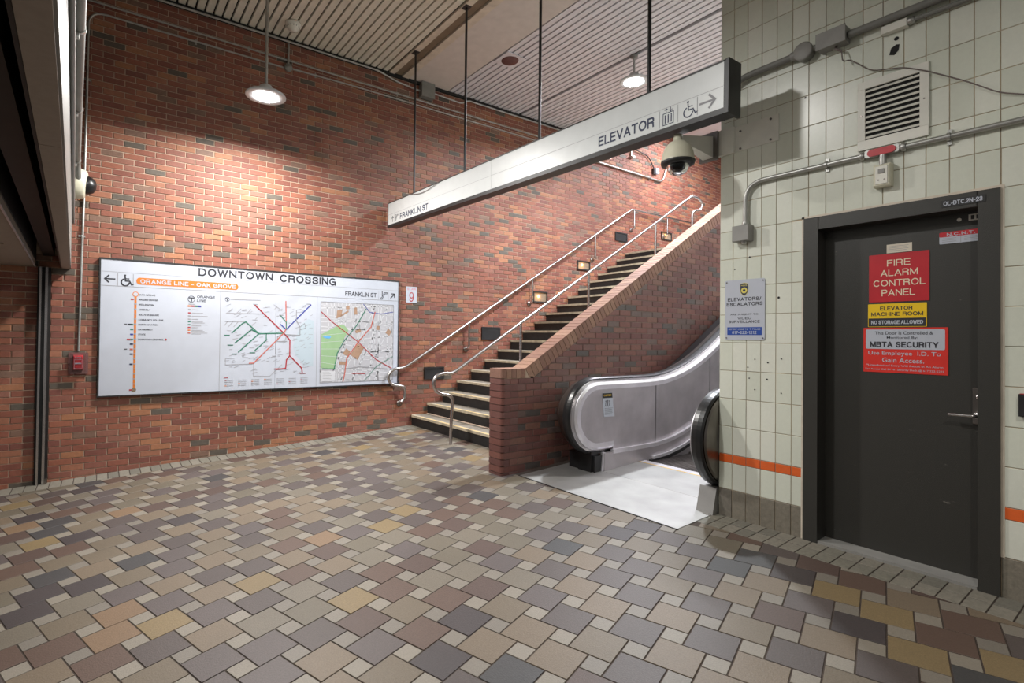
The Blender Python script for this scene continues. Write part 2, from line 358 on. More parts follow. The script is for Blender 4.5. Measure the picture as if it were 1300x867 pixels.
def bend(P, r=.06, k=6):
    """round the corners of a 3-D polyline"""
    P = [Vector(p) for p in P]; out = [P[0]]
    for i in range(1, len(P)-1):
        a, b = (P[i-1]-P[i]), (P[i+1]-P[i]); q = min(r, a.length*.45, b.length*.45); a.normalize(); b.normalize()
        A, B = P[i]+a*q, P[i]+b*q
        for j in range(k+1):
            t = j/k; out.append((1-t)**2*A+2*t*(1-t)*P[i]+t*t*B)
    return out+[P[-1]]
def clip(P, a, b, c):   # keep a*u+b*v <= c
    out = []
    for i in range(len(P)):
        p, q = P[i], P[(i+1) % len(P)]; dp, dq = a*p[0]+b*p[1]-c, a*q[0]+b*q[1]-c
        if dp <= 1e-9: out.append(p)
        if (dp < -1e-9 and dq > 1e-9) or (dp > 1e-9 and dq < -1e-9):
            t = dp/(dp-dq); out.append((p[0]+(q[0]-p[0])*t, p[1]+(q[1]-p[1])*t))
    return out
def area(P): return abs(sum(P[i][0]*P[(i+1) % len(P)][1]-P[(i+1) % len(P)][0]*P[i][1] for i in range(len(P))))/2
def pieces(parent, name, m, fr, items, thick, ch=.003, n0=0.0, limit=300, tones=16, jitter=.0015, occl=None, tonef=None):
    """items: list of (polygon, centre, is_full, key). The largest in the picture become parts, the rest one stuff part."""
    R = []
    for P, c, full in items:
        q = [project(fr(u, v, thick)) for u, v in P]; sz = 0
        if all(q):
            cu, cv = sum(a[0] for a in q)/len(q), sum(a[1] for a in q)/len(q)
            if -5 < cu < 1305 and -5 < cv < 872 and not (occl and occl(c, cu, cv)): sz = area(q)
        R.append((sz, P, c, full))
    R.sort(key=lambda r: -r[0])
    cache = {}; rest = MB(m, fr); nrest = 0
    for i, (sz, P, c, full) in enumerate(R):
        tone = tonef(c) if tonef else (random.randrange(tones)+.5)/tones; dn = random.uniform(-jitter, jitter)
        if i < limit and sz > 0:
            if full:
                k = round(tone, 3)
                if k not in cache:
                    b = MB(m, Fr((0, 0, 0), fr.U, fr.V, fr.N)); b.tone = tone
                    b.slab([(u-c[0], v-c[1]) for u, v in P], n0, thick, ch)
                    me = bpy.data.meshes.new(name); me.from_pydata(b.v, [], b.f); me.materials.append(M[m])
                    at = me.attributes.new('tone', 'FLOAT', 'FACE'); at.data.foreach_set('value', b.t); me.update(); cache[k] = me
                o = bpy.data.objects.new(name, cache[k]); COL.objects.link(o); place(o, fr(c[0], c[1], dn), parent)
            else:
                b = MB(m, fr); b.tone = tone; b.slab(P, n0+dn, thick+dn, ch); b.build(name, parent)
        else:
            rest.tone = tone; rest.slab(P, n0+dn, thick+dn, ch); nrest += 1
    if nrest: rest.build(name+'_field', parent, stuff=True)
def grid_pieces(u0, u1, v0, v1, L, H, joint, uph, vph, off=.5, cut=None):
    items = []; k0 = math.floor((v0-vph)/H); k1 = math.ceil((v1-vph)/H)
    for k in range(k0, k1+1):
        va = vph+k*H; o = uph+(off*L if k % 2 else 0)
        j0 = math.floor((u0-o)/L); j1 = math.ceil((u1-o)/L)
        for j in range(j0, j1+1):
            ua = o+j*L; g = joint/2
            P = [(ua+g, va+g), (ua+L-g, va+g), (ua+L-g, va+H-g), (ua+g, va+H-g)]; A = area(P)
            for cc in ((-1, 0, -u0), (1, 0, u1), (0, -1, -v0), (0, 1, v1)):
                P = clip(P, *cc)
                if len(P) < 3: break
            if len(P) >= 3 and cut: P = cut(P)
            if P and len(P) >= 3 and area(P) > A*.06:
                items.append((P, (ua+L/2, va+H/2), area(P) > A*.9999))
    return items

D, T = 6.975, 3.952
def zf(x, y): return .056*x+.0024*y

# ============================================================ SETTING
# ---- back brick wall
wb = struct('wall_back', 'tall red-brown brick wall rising from the tiled hall up past the stairs', (4, D, 0))
fb = back(D)
MB('mortar').box((-4, D, -.4), (14, D+.25, 6.2)).build('mortar_backing', wb)
def cut_floor(P): return P
def occ_back(c, cu, cv):
    if -.02 < c[0] < 3.66 and .85 < c[1] < 2.39: return True          # behind the map board
    if c[0] > 3.9 and c[1] < .2+.593*(c[0]-3.6): return True           # behind the stairs
    if cu > 914: return True
    return False
def cut_back(P):
    cx = sum(p[0] for p in P)/len(P); cz = sum(p[1] for p in P)/len(P)
    if cx < -.36 and cz > 2.35: return None
    if cx > 5 and cz < .4*(cx-4.2): return None
    if cx > 9 and cz < 3.2: return None
    return P
pieces(wb, 'brick', 'brick', fb, grid_pieces(-3.4, 14, -.14, 6.1, .2065, .0672, .0095, .606, .425, cut=cut_back), .008, occl=occ_back)
# end wall on the upper landing
MB('mortar').box((14, 4, 3.2), (14.2, D, 6.2)); mk(bpy.data.objects.get('wall_far') or MB('brick').box((14, 4, 3.2), (14.2, D-.02, 6.2)).build('wall_far'), 'plain brick end wall of the upper landing')

# ---- floor
fl = struct('floor', 'floor of large tan, plum and slate quarry tiles with small pale squares between', (0, 3, 0))
nrm = Vector((-.056, -.0024, 1)).normalized()
ff = Fr((0, 0, 0), Vector((1, 0, .056)), Vector((0, 1, .0024)), nrm)
b = MB('grout', ff); b.poly([(-4, -1.6), (4.3, -1.6), (4.3, D), (-4, D)], -.15, -.0035); b.build('floor_bed', fl)
S_ = .2369/math.sqrt(5); L_ = 2*S_; an = math.radians(-9.82+26.565)
e1 = (math.cos(an), math.sin(an)); e2 = (-math.sin(an), math.cos(an))
O = (1.4531-e1[0]*S_/2-e2[0]*S_/2, 2.1401-e1[1]*S_/2-e2[1]*S_/2)
g = .0032
big, small = [], []
VAR = {'T': (.05, .17), 'G': (.27, .34), 'Y': (.42, ), 'O': (.50, ), 'P': (.58, .66), 'B': (.76, .84), 'D': (.91, .97)}
# tile colours row by row as laid in the hall (start index, letters)
LAY = {-6: (7, 'DY'), -5: (5, 'TPYBBT'), -4: (4, 'TPTDYTB'), -3: (2, 'PTPTBPYB'), -2: (0, 'DTTPTPTTDB'), -1: (-3, 'TTDTTPTPTPDD'), 0: (-4, 'PTPBDTPTPPTPGB'),
  1: (-6, 'TPPPBTBBGPTPTPG'), 2: (-8, 'TBPTGGYBGGPTDTDD'), 3: (-8, 'BOYPPGPBBGBGPPTT'), 4: (-9, 'GTOPTYBTGPGGGGGG'), 5: (-9, 'DGPTPPTBGGBBGBP'), 6: (-9, 'DDTPTTBOPYPBB'),
  7: (-10, 'TDTDPTPTPGPYP'), 8: (-10, 'BTTTPTPBTPT'), 9: (-10, 'BBTPTPTBT'), 10: (-10, 'YDPPDGT'), 11: (-11, 'BDTPTT'), 12: (-11, 'ODTOB'), 13: (-11, 'DBB')}
TONE = {}
def lay(i, j):
    if j in LAY and 0 <= i-LAY[j][0] < len(LAY[j][1]): q = LAY[j][1][i-LAY[j][0]]
    else: q = random.choice('TTTTTTGGGGGYOPPPPPPPBBBBD')
    return random.choice(VAR[q])
def cutf(P):
    cx = sum(p[0] for p in P)/len(P); cy = sum(p[1] for p in P)/len(P); n = area(P)
    P = clip(P, 0, 1, 6.69)
    if len(P) >= 3: P = clip(P, -1, 0, 4)
    if len(P) >= 3: P = clip(P, 0, -1, 1.6)
    if len(P) >= 3:
        lim = 3.68 if cy < 2.22 else (3.437 if cy < 3.96 else (3.9 if cy > 4.1 else 3.437)); P = clip(P, 1, 0, lim)
    return P if len(P) >= 3 and area(P) > .0004 else None
for i in range(-40, 41):
    for j in range(-40, 41):
        a0, b0 = i*L_+j*S_, -i*S_+j*L_
        for (w0, lst, off) in ((S_, small, 0), (L_, big, S_)):
            x0, y0 = a0+off, b0
            Q = [(x0+g, y0+g), (x0+w0-g, y0+g), (x0+w0-g, y0+w0-g), (x0+g, y0+w0-g)]
            Pw = [(O[0]+e1[0]*p+e2[0]*q, O[1]+e1[1]*p+e2[1]*q) for p, q in Q]
            c = (sum(p[0] for p in Pw)/4, sum(p[1] for p in Pw)/4)
            if not (-4.3 < c[0] < 4.2 and -1.8 < c[1] < 6.9): continue
            A = area(Pw); P = cutf(Pw)
            if off: TONE[c] = lay(i, j)
            if P: lst.append((P, c, area(P) > A*.9999))
pieces(fl, 'large_floor_tile', 'large', ff, big, 0.0, .0015, n0=-.02, jitter=.0006, tonef=lambda c: TONE[c])
pieces(fl, 'small_floor_tile', 'small', ff, small, 0.0, .0015, n0=-.02, jitter=.0006)
bt = []
for k in range(-40, 39):
    x = k*.1; P = [(x+.004, 6.695), (x+.096, 6.695), (x+.096, D-.01), (x+.004, D-.01)]; bt.append((P, (x+.05, 6.83), True))
pieces(fl, 'border_tile', 'border', ff, bt, 0.0, .0015, n0=-.02, jitter=.0006, limit=60)
bt = []
for k in range(-16, 23):
    y = .012+k*.0975
    for x0, x1 in ((3.684, 3.812), (3.820, 3.948)):
        bt.append(([(x0, y+.003), (x1, y+.003), (x1, y+.094), (x0, y+.094)], ((x0+x1)/2, y+.0485), True))
pieces(fl, 'threshold_border_tile', 'border', ff, bt, 0.0, .0015, n0=-.02, jitter=.0006, limit=60)

# ---- right tiled wall with door opening
wr = struct('wall_right', 'pale green glazed tile wall with an orange stripe and a grey base course', (T, 1, 0))
c_ = MB('tgrout')
for a, b2 in (((T-.004, 1.628, -.2), (T+.3, 2.212, 5.44)), ((T-.004, -2, -.2), (T+.3, .686, 5.44)), ((T-.004, .686, 2.383), (T+.3, 1.628, 5.44))): c_.box(a, b2)
c_.box((T+.3, 2.0, -.2), (9.5, 2.212, 5.44)); c_.build('grout_backing', wr); MB('wtile').box((T-.002, 2.2122, .1), (9.5, 2.217, 5.44)).build('end_return_cladding', wr)
fr_ = side(T)
def cut_door(P):
    ys = [p[0] for p in P]; zs = [p[1] for p in P]
    u0, u1, z1 = -1.632, -.682, 2.388
    if max(ys) <= u0 or min(ys) >= u1 or min(zs) >= z1: return P
    best = max((clip(P, 1, 0, u0), clip(P, -1, 0, -u1), clip(P, 0, -1, -z1)), key=lambda q: area(q) if len(q) > 2 else 0)
    return best if len(best) > 2 and area(best) > .0006 else None
U0 = -2.216
def occ_r(c, cu, cv): return -1.33 < c[0] < -.97 and 2.75 < c[1] < 3.19
pieces(wr, 'glazed_tile', 'wtile', fr_, grid_pieces(-2.212, 1.9, .695, 5.44, .102, .2105, .0042, U0, .696, off=0, cut=cut_door), .008, .0015, jitter=.0008, occl=occ_r)
pieces(wr, 'lower_glazed_tile', 'wtile', fr_, grid_pieces(-2.212, 1.9, .432, .632, .102, .200, .0042, U0, .432, off=0, cut=cut_door), .008, .0015, jitter=.0008)
pieces(wr, 'orange_stripe_tile', 'otile', fr_, grid_pieces(-2.212, 1.9, .632, .695, .102, .063, .0042, U0, .632, off=0, cut=cut_door), .008, .0015, jitter=.0008)
pieces(wr, 'base_tile', 'btile', fr_, grid_pieces(-2.212, 1.9, .19, .432, .102, .242, .005, U0, .19, off=0, cut=cut_door), .010, .0015, jitter=.0008)
# drilled holes and chipped spots
h = MB('dark', side(T-.0098))
for y, z, r in [(1.79, 1.86, .008), (1.95, 1.42, .005), (1.86, 1.40, .006), (1.77, 1.43, .005), (1.95, 1.20, .005), (1.865, 1.28, .006), (1.77, 1.19, .005), (2.10, 2.09, .005), (1.99, 2.17, .006), (1.13, 3.385, .012), (.99, 2.94, .005), (.885, 3.45, .006), (1.625, 3.21, .006), (2.0, 1.36, .005), (1.99, 1.28, .005)]:
    h.disc(-y, z, r, 0, .0004, 10)
h.poly([(-1.165, 3.30), (-1.14, 3.29), (-1.12, 3.31), (-1.115, 3.345), (-1.13, 3.35), (-1.155, 3.338)], 0, .0005)
h.build('drilled_holes', wr, stuff=True)

# ---- main ceiling: long slats
ce = struct('ceiling', 'high ceiling of narrow beige and white metal slats around a plain plaster strip', (3, 3, 5.44))
MB('dark').box((-.3, -2.5, 5.50), (7.95, D, 5.58)).build('ceiling_void', ce)
def slats(x, n, p, m, z, ya, yb, gap=.022, skip=()):
    me = None
    for i in range(n):
        if i in skip: continue
        xa = x+i*p+gap/2
        if me is None:
            o = MB(m).add([(xa, ya, z+.035), (xa, ya, z+.003), (xa+.003, ya, z), (xa+p-gap-.003, ya, z), (xa+p-gap, ya, z+.003), (xa+p-gap, ya, z+.035),
                           (xa, yb, z+.035), (xa, yb, z+.003), (xa+.003, yb, z), (xa+p-gap-.003, yb, z), (xa+p-gap, yb, z+.003), (xa+p-gap, yb, z+.035)],
                          [(j, j+1, j+7, j+6) for j in range(5)]+[(0, 1, 2, 3, 4, 5), (11, 10, 9, 8, 7, 6)]).build('ceiling_slat', ce)
            me = o.data; c0 = WL[o.name]; x_0 = xa
        else:
            o = bpy.data.objects.new('ceiling_slat', me); COL.objects.link(o); place(o, c0+Vector((xa-x_0, 0, 0)), ce)
slats(-.191, 37, .098, 'slatA', 5.44, -2.5, 6.93)
MB('ivory').box((3.45, -2.5, 5.43), (3.535, 6.93, 5.46)).build('ceiling_strip', ce)
MB('brown').box((3.545, -2.5, 5.445), (3.65, 6.93, 5.46)).build('ceiling_strip', ce)
MB('ivory').box((3.66, -2.5, 5.425), (3.77, 6.93, 5.46)).build('ceiling_strip', ce)
MB('plaster').box((3.77, -2.5, 5.437), (4.475, 6.93, 5.46)).build('plaster_strip', ce)
slats(4.487, 15, .0975, 'slatB', 5.44, -2.5, 6.93)
slats(5.99, 20, .0975, 'slatB', 5.44, -2.5, 6.93)
MB('dark').box((-.3, 6.93, 5.40), (7.95, D, 5.47)).build('wall_reveal', ce)
MB('plaster').box((7.94, -2.5, 5.44), (8.04, D, 6.3)).build('ceiling_edge', ce)
# upper ceiling over the landing
mk(MB('slatB').box((8.04, 2.0, 6.08), (14.2, D, 6.2)).build('trim_1'), 'raised pale ceiling over the upper landing')
b = MB('brown')
for x in (10.44, 11.2, 9.2): b.box((x, 2.0, 6.07), (x+.02, D, 6.082))
b.build('panel_seam', bpy.data.objects['trim_1'], stuff=True)

# ---- left bulkhead with the roll-down gate slot
KX = .0319
def bx(y, off): return -.262+(D-y)*KX+off
wl = struct('wall_left', 'taupe bulkhead over the roll-down gate opening at the left', (-.2, 4, 2.4))
def run(m, o0, o1, z0, z1, ya=-2.0, yb=D, name='bulkhead_panel', par=wl, g=0):
    P = [(bx(ya, o0), ya+g), (bx(ya, o1), ya+g), (bx(yb, o1), yb-g), (bx(yb, o0), yb-g)]
    return MB(m).poly(P, z0, z1).build(name, par)
for a, b2 in ((-2, 2.43), (2.43, D)): run('bulkhead', -.076, -.008, 2.235, 2.30, a, b2, 'soffit_panel', g=.002)
run('bulkside', -.07, 0, 2.245, 5.44, name='bulkhead_face')
run('gate', -.30, -.29, 2.30, 2.9, name='slot_lining'); run('gate', -.088, -.078, 2.24, 2.9, name='slot_lining')
run('dark', -.30, -.08, 2.85, 2.9, name='slot_top')
run('gate', -.235, -.14, 2.36, 2.45, name='gate_bottom_bar'); run('gate', -.20, -.175, 2.45, 2.8, name='gate_curtain')
mk(run('bulkhead', -3.2, -.296, 2.24, 2.34, name='trim_2', par=None), 'low taupe ceiling of the area beyond the gate')
b = MB('brown')
t2 = bpy.data.objects['trim_2']
run('alu', -.300, -.290, 2.232, 2.24, name='edge_trim', par=t2)
for y in (3.6, 5.3): MB('brown').box((-1.6, y, 2.232), (-.62, y+.02, 2.243)).build('ceiling_seam', t2)
# gate guide rail on the back wall
gr = thing('gate_guide_rail', 'tall narrow steel guide channel fixed to the brick wall left of the map board', 'rail', (-.48, D, 0))
MB('gate').box((-.535, D-.045, -.02), (-.425, D-.009, 2.235)).build('channel', gr)
MB('steel').box((-.518, D-.075, -.01), (-.500, D-.045, 2.235)).build('guide_strip', gr)
MB('steel').box((-.470, D-.075, -.01), (-.448, D-.045, 2.235)).build('guide_strip', gr)
MB('dark').box((-.50, D-.050, -.01), (-.470, D-.044, 2.235)).build('slot', gr)
MB('steeldark').box((-.45, D-.09, -.01), (-.425, D-.02, .05)).build('foot', gr)
# small ceiling fixtures in the low ceiling
t = thing('ceiling_access_hatch', 'small square hatch in the low ceiling left of the gate slot', 'hatch', (-.72, 3.95, 2.235))
MB('ivory').box((-.95, 3.95, 2.225), (-.66, 4.35, 2.24)).build('panel', t)
b = MB('brown', ID); b.box((-.655, 3.93, 2.222), (-.64, 4.37, 2.24)); b.box((-.97, 4.355, 2.222), (-.64, 4.37, 2.24)); b.box((-.97, 3.93, 2.222), (-.64, 3.945, 2.24)); b.build('frame', t)

# ---- half wall between stairs and escalator
HY0, HY1, HX = 4.038, 4.238, 3.283
SL = .589
wc = struct('wall_center', 'brick half wall rising beside the stairs under a sloping brick coping', (5, 4.14, 0))
def ztop(x): return 1.25 if x < 3.585 else 1.25+SL*(x-3.585)
XE = 9.3
fh = back(HY0+.008)
b = MB('darkmortar', back(HY0+.006)); b.poly([(HX+.04, .05), (XE, .05), (XE, ztop(XE)-.165), (3.70, ztop(3.70)-.165), (3.6, 1.15), (HX+.04, 1.15)], -.188, 0); b.fr = ID; b.box((HX+.006, HY0+.03, .05), (HX+.05, HY1-.006, 1.15)); b.build('mortar_backing', wc)
def cut_h(P):
    cx = sum(p[0] for p in P)/len(P)
    if cx < 3.70: P = clip(P, 0, 1, 1.148)
    else: P = clip(P, -SL, 1, 1.25-.157-SL*3.585)
    return P if len(P) > 2 and area(P) > .0005 else None
LX = .2065
its = grid_pieces(HX+.105, XE, .1, 5.2, LX, .0672, .0085, HX+.105, .085, cut=cut_h)
def occ_h(c, cu, cv): return cu > 914 or (cu > 712 and cv > 485)
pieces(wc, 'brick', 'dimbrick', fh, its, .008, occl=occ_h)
# rounded corner bricks: wrap the end of the wall
def corner(z0, z1, xe):
    r = .035; P = [(xe, HY0), (HX+r, HY0)]
    P = [(xe, HY1), (HX, HY1)]+[(HX+r+r*math.cos(a), HY0+r+r*math.sin(a)) for a in [PI+i*PI/10 for i in range(6)]]+[(xe, HY0)]
    return P
k = 0; z = .085-.0672
while z < 1.14:
    z0, z1 = z+.004, min(z+.0672-.004, 1.15)
    if z1-z0 > .02 and z1 > .17:
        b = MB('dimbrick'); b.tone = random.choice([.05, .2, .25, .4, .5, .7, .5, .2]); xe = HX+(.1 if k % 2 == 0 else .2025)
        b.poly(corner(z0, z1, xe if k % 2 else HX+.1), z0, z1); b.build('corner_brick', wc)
    z += .0672; k += 1
# inner face bricks
pieces(wc, 'inner_brick', 'brick', Fr((0, HY1-.008, 0), (-1, 0, 0), (0, 0, 1)), [([(-u, v) for u, v in P][::-1], (-c[0], c[1]), False) for P, c, f in its if c[0] > 3.4], .008, limit=0)
# flat coping soldiers
n = 5
for i in range(n):
    x0 = HX+i*.0605; b = MB('cope'); b.tone = [.5, .35, .6, .4, .2][i]
    if i == 0:
        r = .035; P = [(x0+.057, HY1), (HX, HY1)]+[(HX+r+r*math.cos(a), HY0+r+r*math.sin(a)) for a in [PI+j*PI/10 for j in range(6)]]+[(x0+.057, HY0)]
        b.poly(P, 1.156, 1.25)
    else: b.box((x0+.002, HY0, 1.156), (x0+.058, HY1, 1.25))
    b.build('coping_brick', wc)
MB('mortar').box((HX+.03, HY0+.006, 1.1), (3.70, HY1-.006, 1.246)).build('coping_mortar', wc)
ang = math.atan(SL); ux, uz = math.cos(ang), math.sin(ang); nx, nz = -uz, ux
ncap = int((XE-3.585)/ux/.0672)
fcap = Fr((3.585, HY0, 1.25), (ux, 0, uz), (nx, 0, nz), (0, -1, 0))
MB('mortar', fcap).box((0.02, -.14, -.196), (ncap*.0672, -.004, -.006)).build('coping_mortar', wc)
for i in range(ncap):
    b = MB('cope', fcap); b.tone = random.choice([.3, .5, .4, .75, .1, .2, .6]); u = i*.0672
    if i == 0: P = [(u+.003, -.10), (u+.064, -.135), (u+.064, 0), (u+.001, 0)]
    else: P = [(u+.0035, -.135), (u+.0637, -.135), (u+.0637, 0), (u+.0035, 0)]
    b.poly(P, -(HY1-HY0), 0); b.build('coping_brick', wc)

# ============================================================ STAIRS
st = thing('staircase', 'straight stair with black risers and pale worn nosings beside the brick wall', 'stairs', (3.9, 5.6, .22))
n_ = 19; run_, rise = .275, .163; X1, Z1 = 3.625, .223
Y0, Y1 = HY1+.004, D-.014
tm = rm = nm = None
for i in range(1, n_+1):
    x = X1+run_*i; z = Z1+rise*i; zb = z-rise if i > 1 else .17
    b = MB('riser'); b.poly([(x+.012, Y0), (x+.022, Y0), (x+.022, Y1), (x+.012, Y1)], zb, z-.030); b.build('riser', st)
    w_ = run_+.02 if i < n_ else 5.1
    t_ = MB('tread').box((x+.055, Y0, z-.04), (x+w_, Y1, z)).build('tread' if i < n_ else 'landing', st)
    b = MB('nosing').box((x, Y0, z-.032), (x+.055, Y1, z+.001)); b.build('nosing', t_)
    if i < 4: MB('yellowline').box((x+.012, Y0+.1, z+.001), (x+.032, Y1-.25, z+.0022)).build('yellow_strip', t_)
# stringer fill under the stair
MB('mortar', back(Y1)).poly([(3.94, .1), (XE, .1), (XE, 3.1), (3.97, .28)], 0, Y1-Y0).build('stair_body', st)

# step lights in the wall
for k, (x0, x1, z0, z1, lit) in enumerate([(4.12, 4.48, .91, 1.095, 0), (5.21, 5.60, 1.53, 1.74, 0), (6.34, 6.68, 2.20, 2.40, 1), (7.45, 7.80, 2.87, 3.05, 1), (8.53, 8.90, 3.55, 3.725, 0), (10.05, 10.42, 3.74, 3.92, 1)]):
    lb = ['dark rectangular step light, lowest on the stair wall', 'dark step light second up the stair wall, beside the fourth bracket', 'lit amber step light lower of the two glowing ones beside the handrail',
          'lit amber step light upper of the two glowing ones near mid rail', 'blank dark step light near the top of the stair wall', 'lit step light on the landing wall beyond the top step'][k]
    t = thing('step_light', lb, 'light', ((x0+x1)/2, D, z0), 'step lights in the stair wall')
    f = back(D-.008)
    b = MB('black', f); w_ = .022
    b.box((x0, z0, 0), (x1, z0+w_, .02)); b.box((x0, z1-w_, 0), (x1, z1, .02)); b.box((x0, z0+w_, 0), (x0+w_, z1-w_, .02)); b.box((x1-w_, z0+w_, 0), (x1, z1-w_, .02)); b.build('frame', t)
    if not lit: MB('black', f).box((x0+w_, z0+w_, 0), (x1-w_, z1-w_, .012)).build('lens', t)
    else:
        MB('brown', f).box((x0+w_, z0+w_, 0), (x1-w_, z1-w_, .004)).build('lens', t)
        MB('warmlens', f).disc(x0+(x1-x0)*.36, (z0+z1)/2+.01, .028, .004, .012, 14).build('bulb', t)
        l = bpy.data.lights.new('step_bulb', 'POINT'); l.energy = P_STEP; l.color = (1, .55, .22); l.shadow_soft_size = .03
        o = bpy.data.objects.new('bulb_light', l); COL.objects.link(o); place(o, Vector((x0+(x1-x0)*.36, D-.07, (z0+z1)/2)), t)

# ============================================================ STAIR HANDRAILS
def rail(name, label, path, Y, posts, brackets):
    t = thing(name, label, 'handrail', (path[0][0], Y, 0), 'stair handrails')
    MB('steel').tube([(x, Y, z) for x, z in path], .021, 12).build('rail_tube', t)
    for x, z0, z1 in posts: MB('steel').tube([(x, Y, z0), (x, Y, z1)], .019, 10).build('post', t)
    for x, zr, zb in brackets:
        b = MB('steel').tube(bend([(x, Y, zr), (x, Y, zb), (x, D-.01, zb-.03)], .05), .016, 10); br = b.build('bracket', t)
        MB('steeldark').lathe([(0, 0), (.045, 0), (.045, .012), (.02, .018), (0, .018)], (x, D-.008, zb-.03), (0, -1, 0), 16).build('wall_flange', br)
    return t
def smooth(P, k=4):
    out = []
    for i in range(len(P)-1):
        p0, p1, p2, p3 = P[max(i-1, 0)], P[i], P[i+1], P[min(i+2, len(P)-1)]
        for j in range(k):
            t = j/k; out.append(tuple(.5*((2*p1[a])+(-p0[a]+p2[a])*t+(2*p0[a]-5*p1[a]+4*p2[a]-p3[a])*t*t+(-p0[a]+3*p1[a]-3*p2[a]+p3[a])*t**3) for a in (0, 1)))
    return out+[P[-1]]
low = smooth([(3.652, .21), (3.66, .546), (3.676, .727), (3.660, .80), (3.600, .840), (3.512, .855), (3.425, .905), (3.392, .993), (3.43, 1.075), (3.53, 1.106), (3.63, 1.105), (3.72, 1.135)])
upr = smooth([(8.70, 4.09), (8.80, 4.145), (8.90, 4.17), (9.03, 4.165), (9.14, 4.12), (9.17, 4.05), (9.10, 3.96), (8.97, 3.93), (8.885, 3.89), (8.86, 3.80), (8.855, 3.33)])
rail('stair_handrail', 'free-standing steel handrail with looped foot down the middle of the stair', low+upr, 5.5, [(4.79, .875, 1.79), (6.14, 1.69, 2.58), (7.78, 2.67, 3.54)], [])
lw = smooth([(3.697, .603), (3.735, .66), (3.744, .769), (3.70, .83), (3.586, .848), (3.506, .887), (3.470, .971), (3.503, 1.041), (3.583, 1.088), (3.68, 1.098), (3.78, 1.13)])
rail('stair_handrail', 'steel handrail bracketed along the brick wall with looped lower end', lw+[(8.93, 4.205), (8.97, 4.217), (9.02, 4.217), (12.2, 4.217)], 6.88, [], [(3.70, .61, .60), (4.90, 1.79, 1.40), (6.25, 2.60, 2.20), (7.86, 3.56, 3.12), (9.03, 4.2, 3.84), (10.15, 4.2, 3.84), (11.3, 4.2, 3.84)])

# ============================================================ ESCALATOR
es = thing('escalator', 'steel escalator with black handrails behind the brick half wall', 'escalator', (4.1, 3.0, .24))
# landing plates
pf = Fr((0, 0, .004), Vector((1, 0, .056)), Vector((0, 1, .0024)), nrm)
for x0, x1, ya, yb in ((3.44, 4.145, 2.235, 3.95), (4.149, 4.70, 2.40, 3.51)):
    MB('plate', pf).slab([(x0, ya), (x1, ya), (x1, yb), (x0, yb)], -.03, 0.0, .002).build('landing_plate', es)
MB('gate', pf).box((3.432, 2.225, -.03), (3.44, 3.955, .001)).build('plate_edge', es)
MB('gate', pf).box((4.149, 3.51, -.03), (4.7, 3.6, -.001)).build('plate_infill', es)
MB('yellowline', pf).box((4.70, 2.42, -.02), (4.72, 3.50, .001)).build('comb_edge', es)
b = MB('alu', pf); b.box((4.72, 2.42, -.02), (4.80, 3.50, 0))
b.build('comb_plate', es)
# steps
zs = .262
xs = 4.80; zc = zs
for k in range(14):
    x1 = xs+.40
    b = MB('steeldark'); b.box((xs, 2.42, zc-.03), (x1-.006, 3.50, zc-.006))
    for j in range(36):
        y = 2.425+j*.03; b.box((xs, y, zc-.006), (x1-.006, y+.016, zc))
    b.box((xs, 2.42, zc-.2), (xs+.006, 3.50, zc-.03))
    b.build('step', es)
    xs = x1; zc += (0, .02, .10, .19)[min(k, 3)] if k < 3 else .231
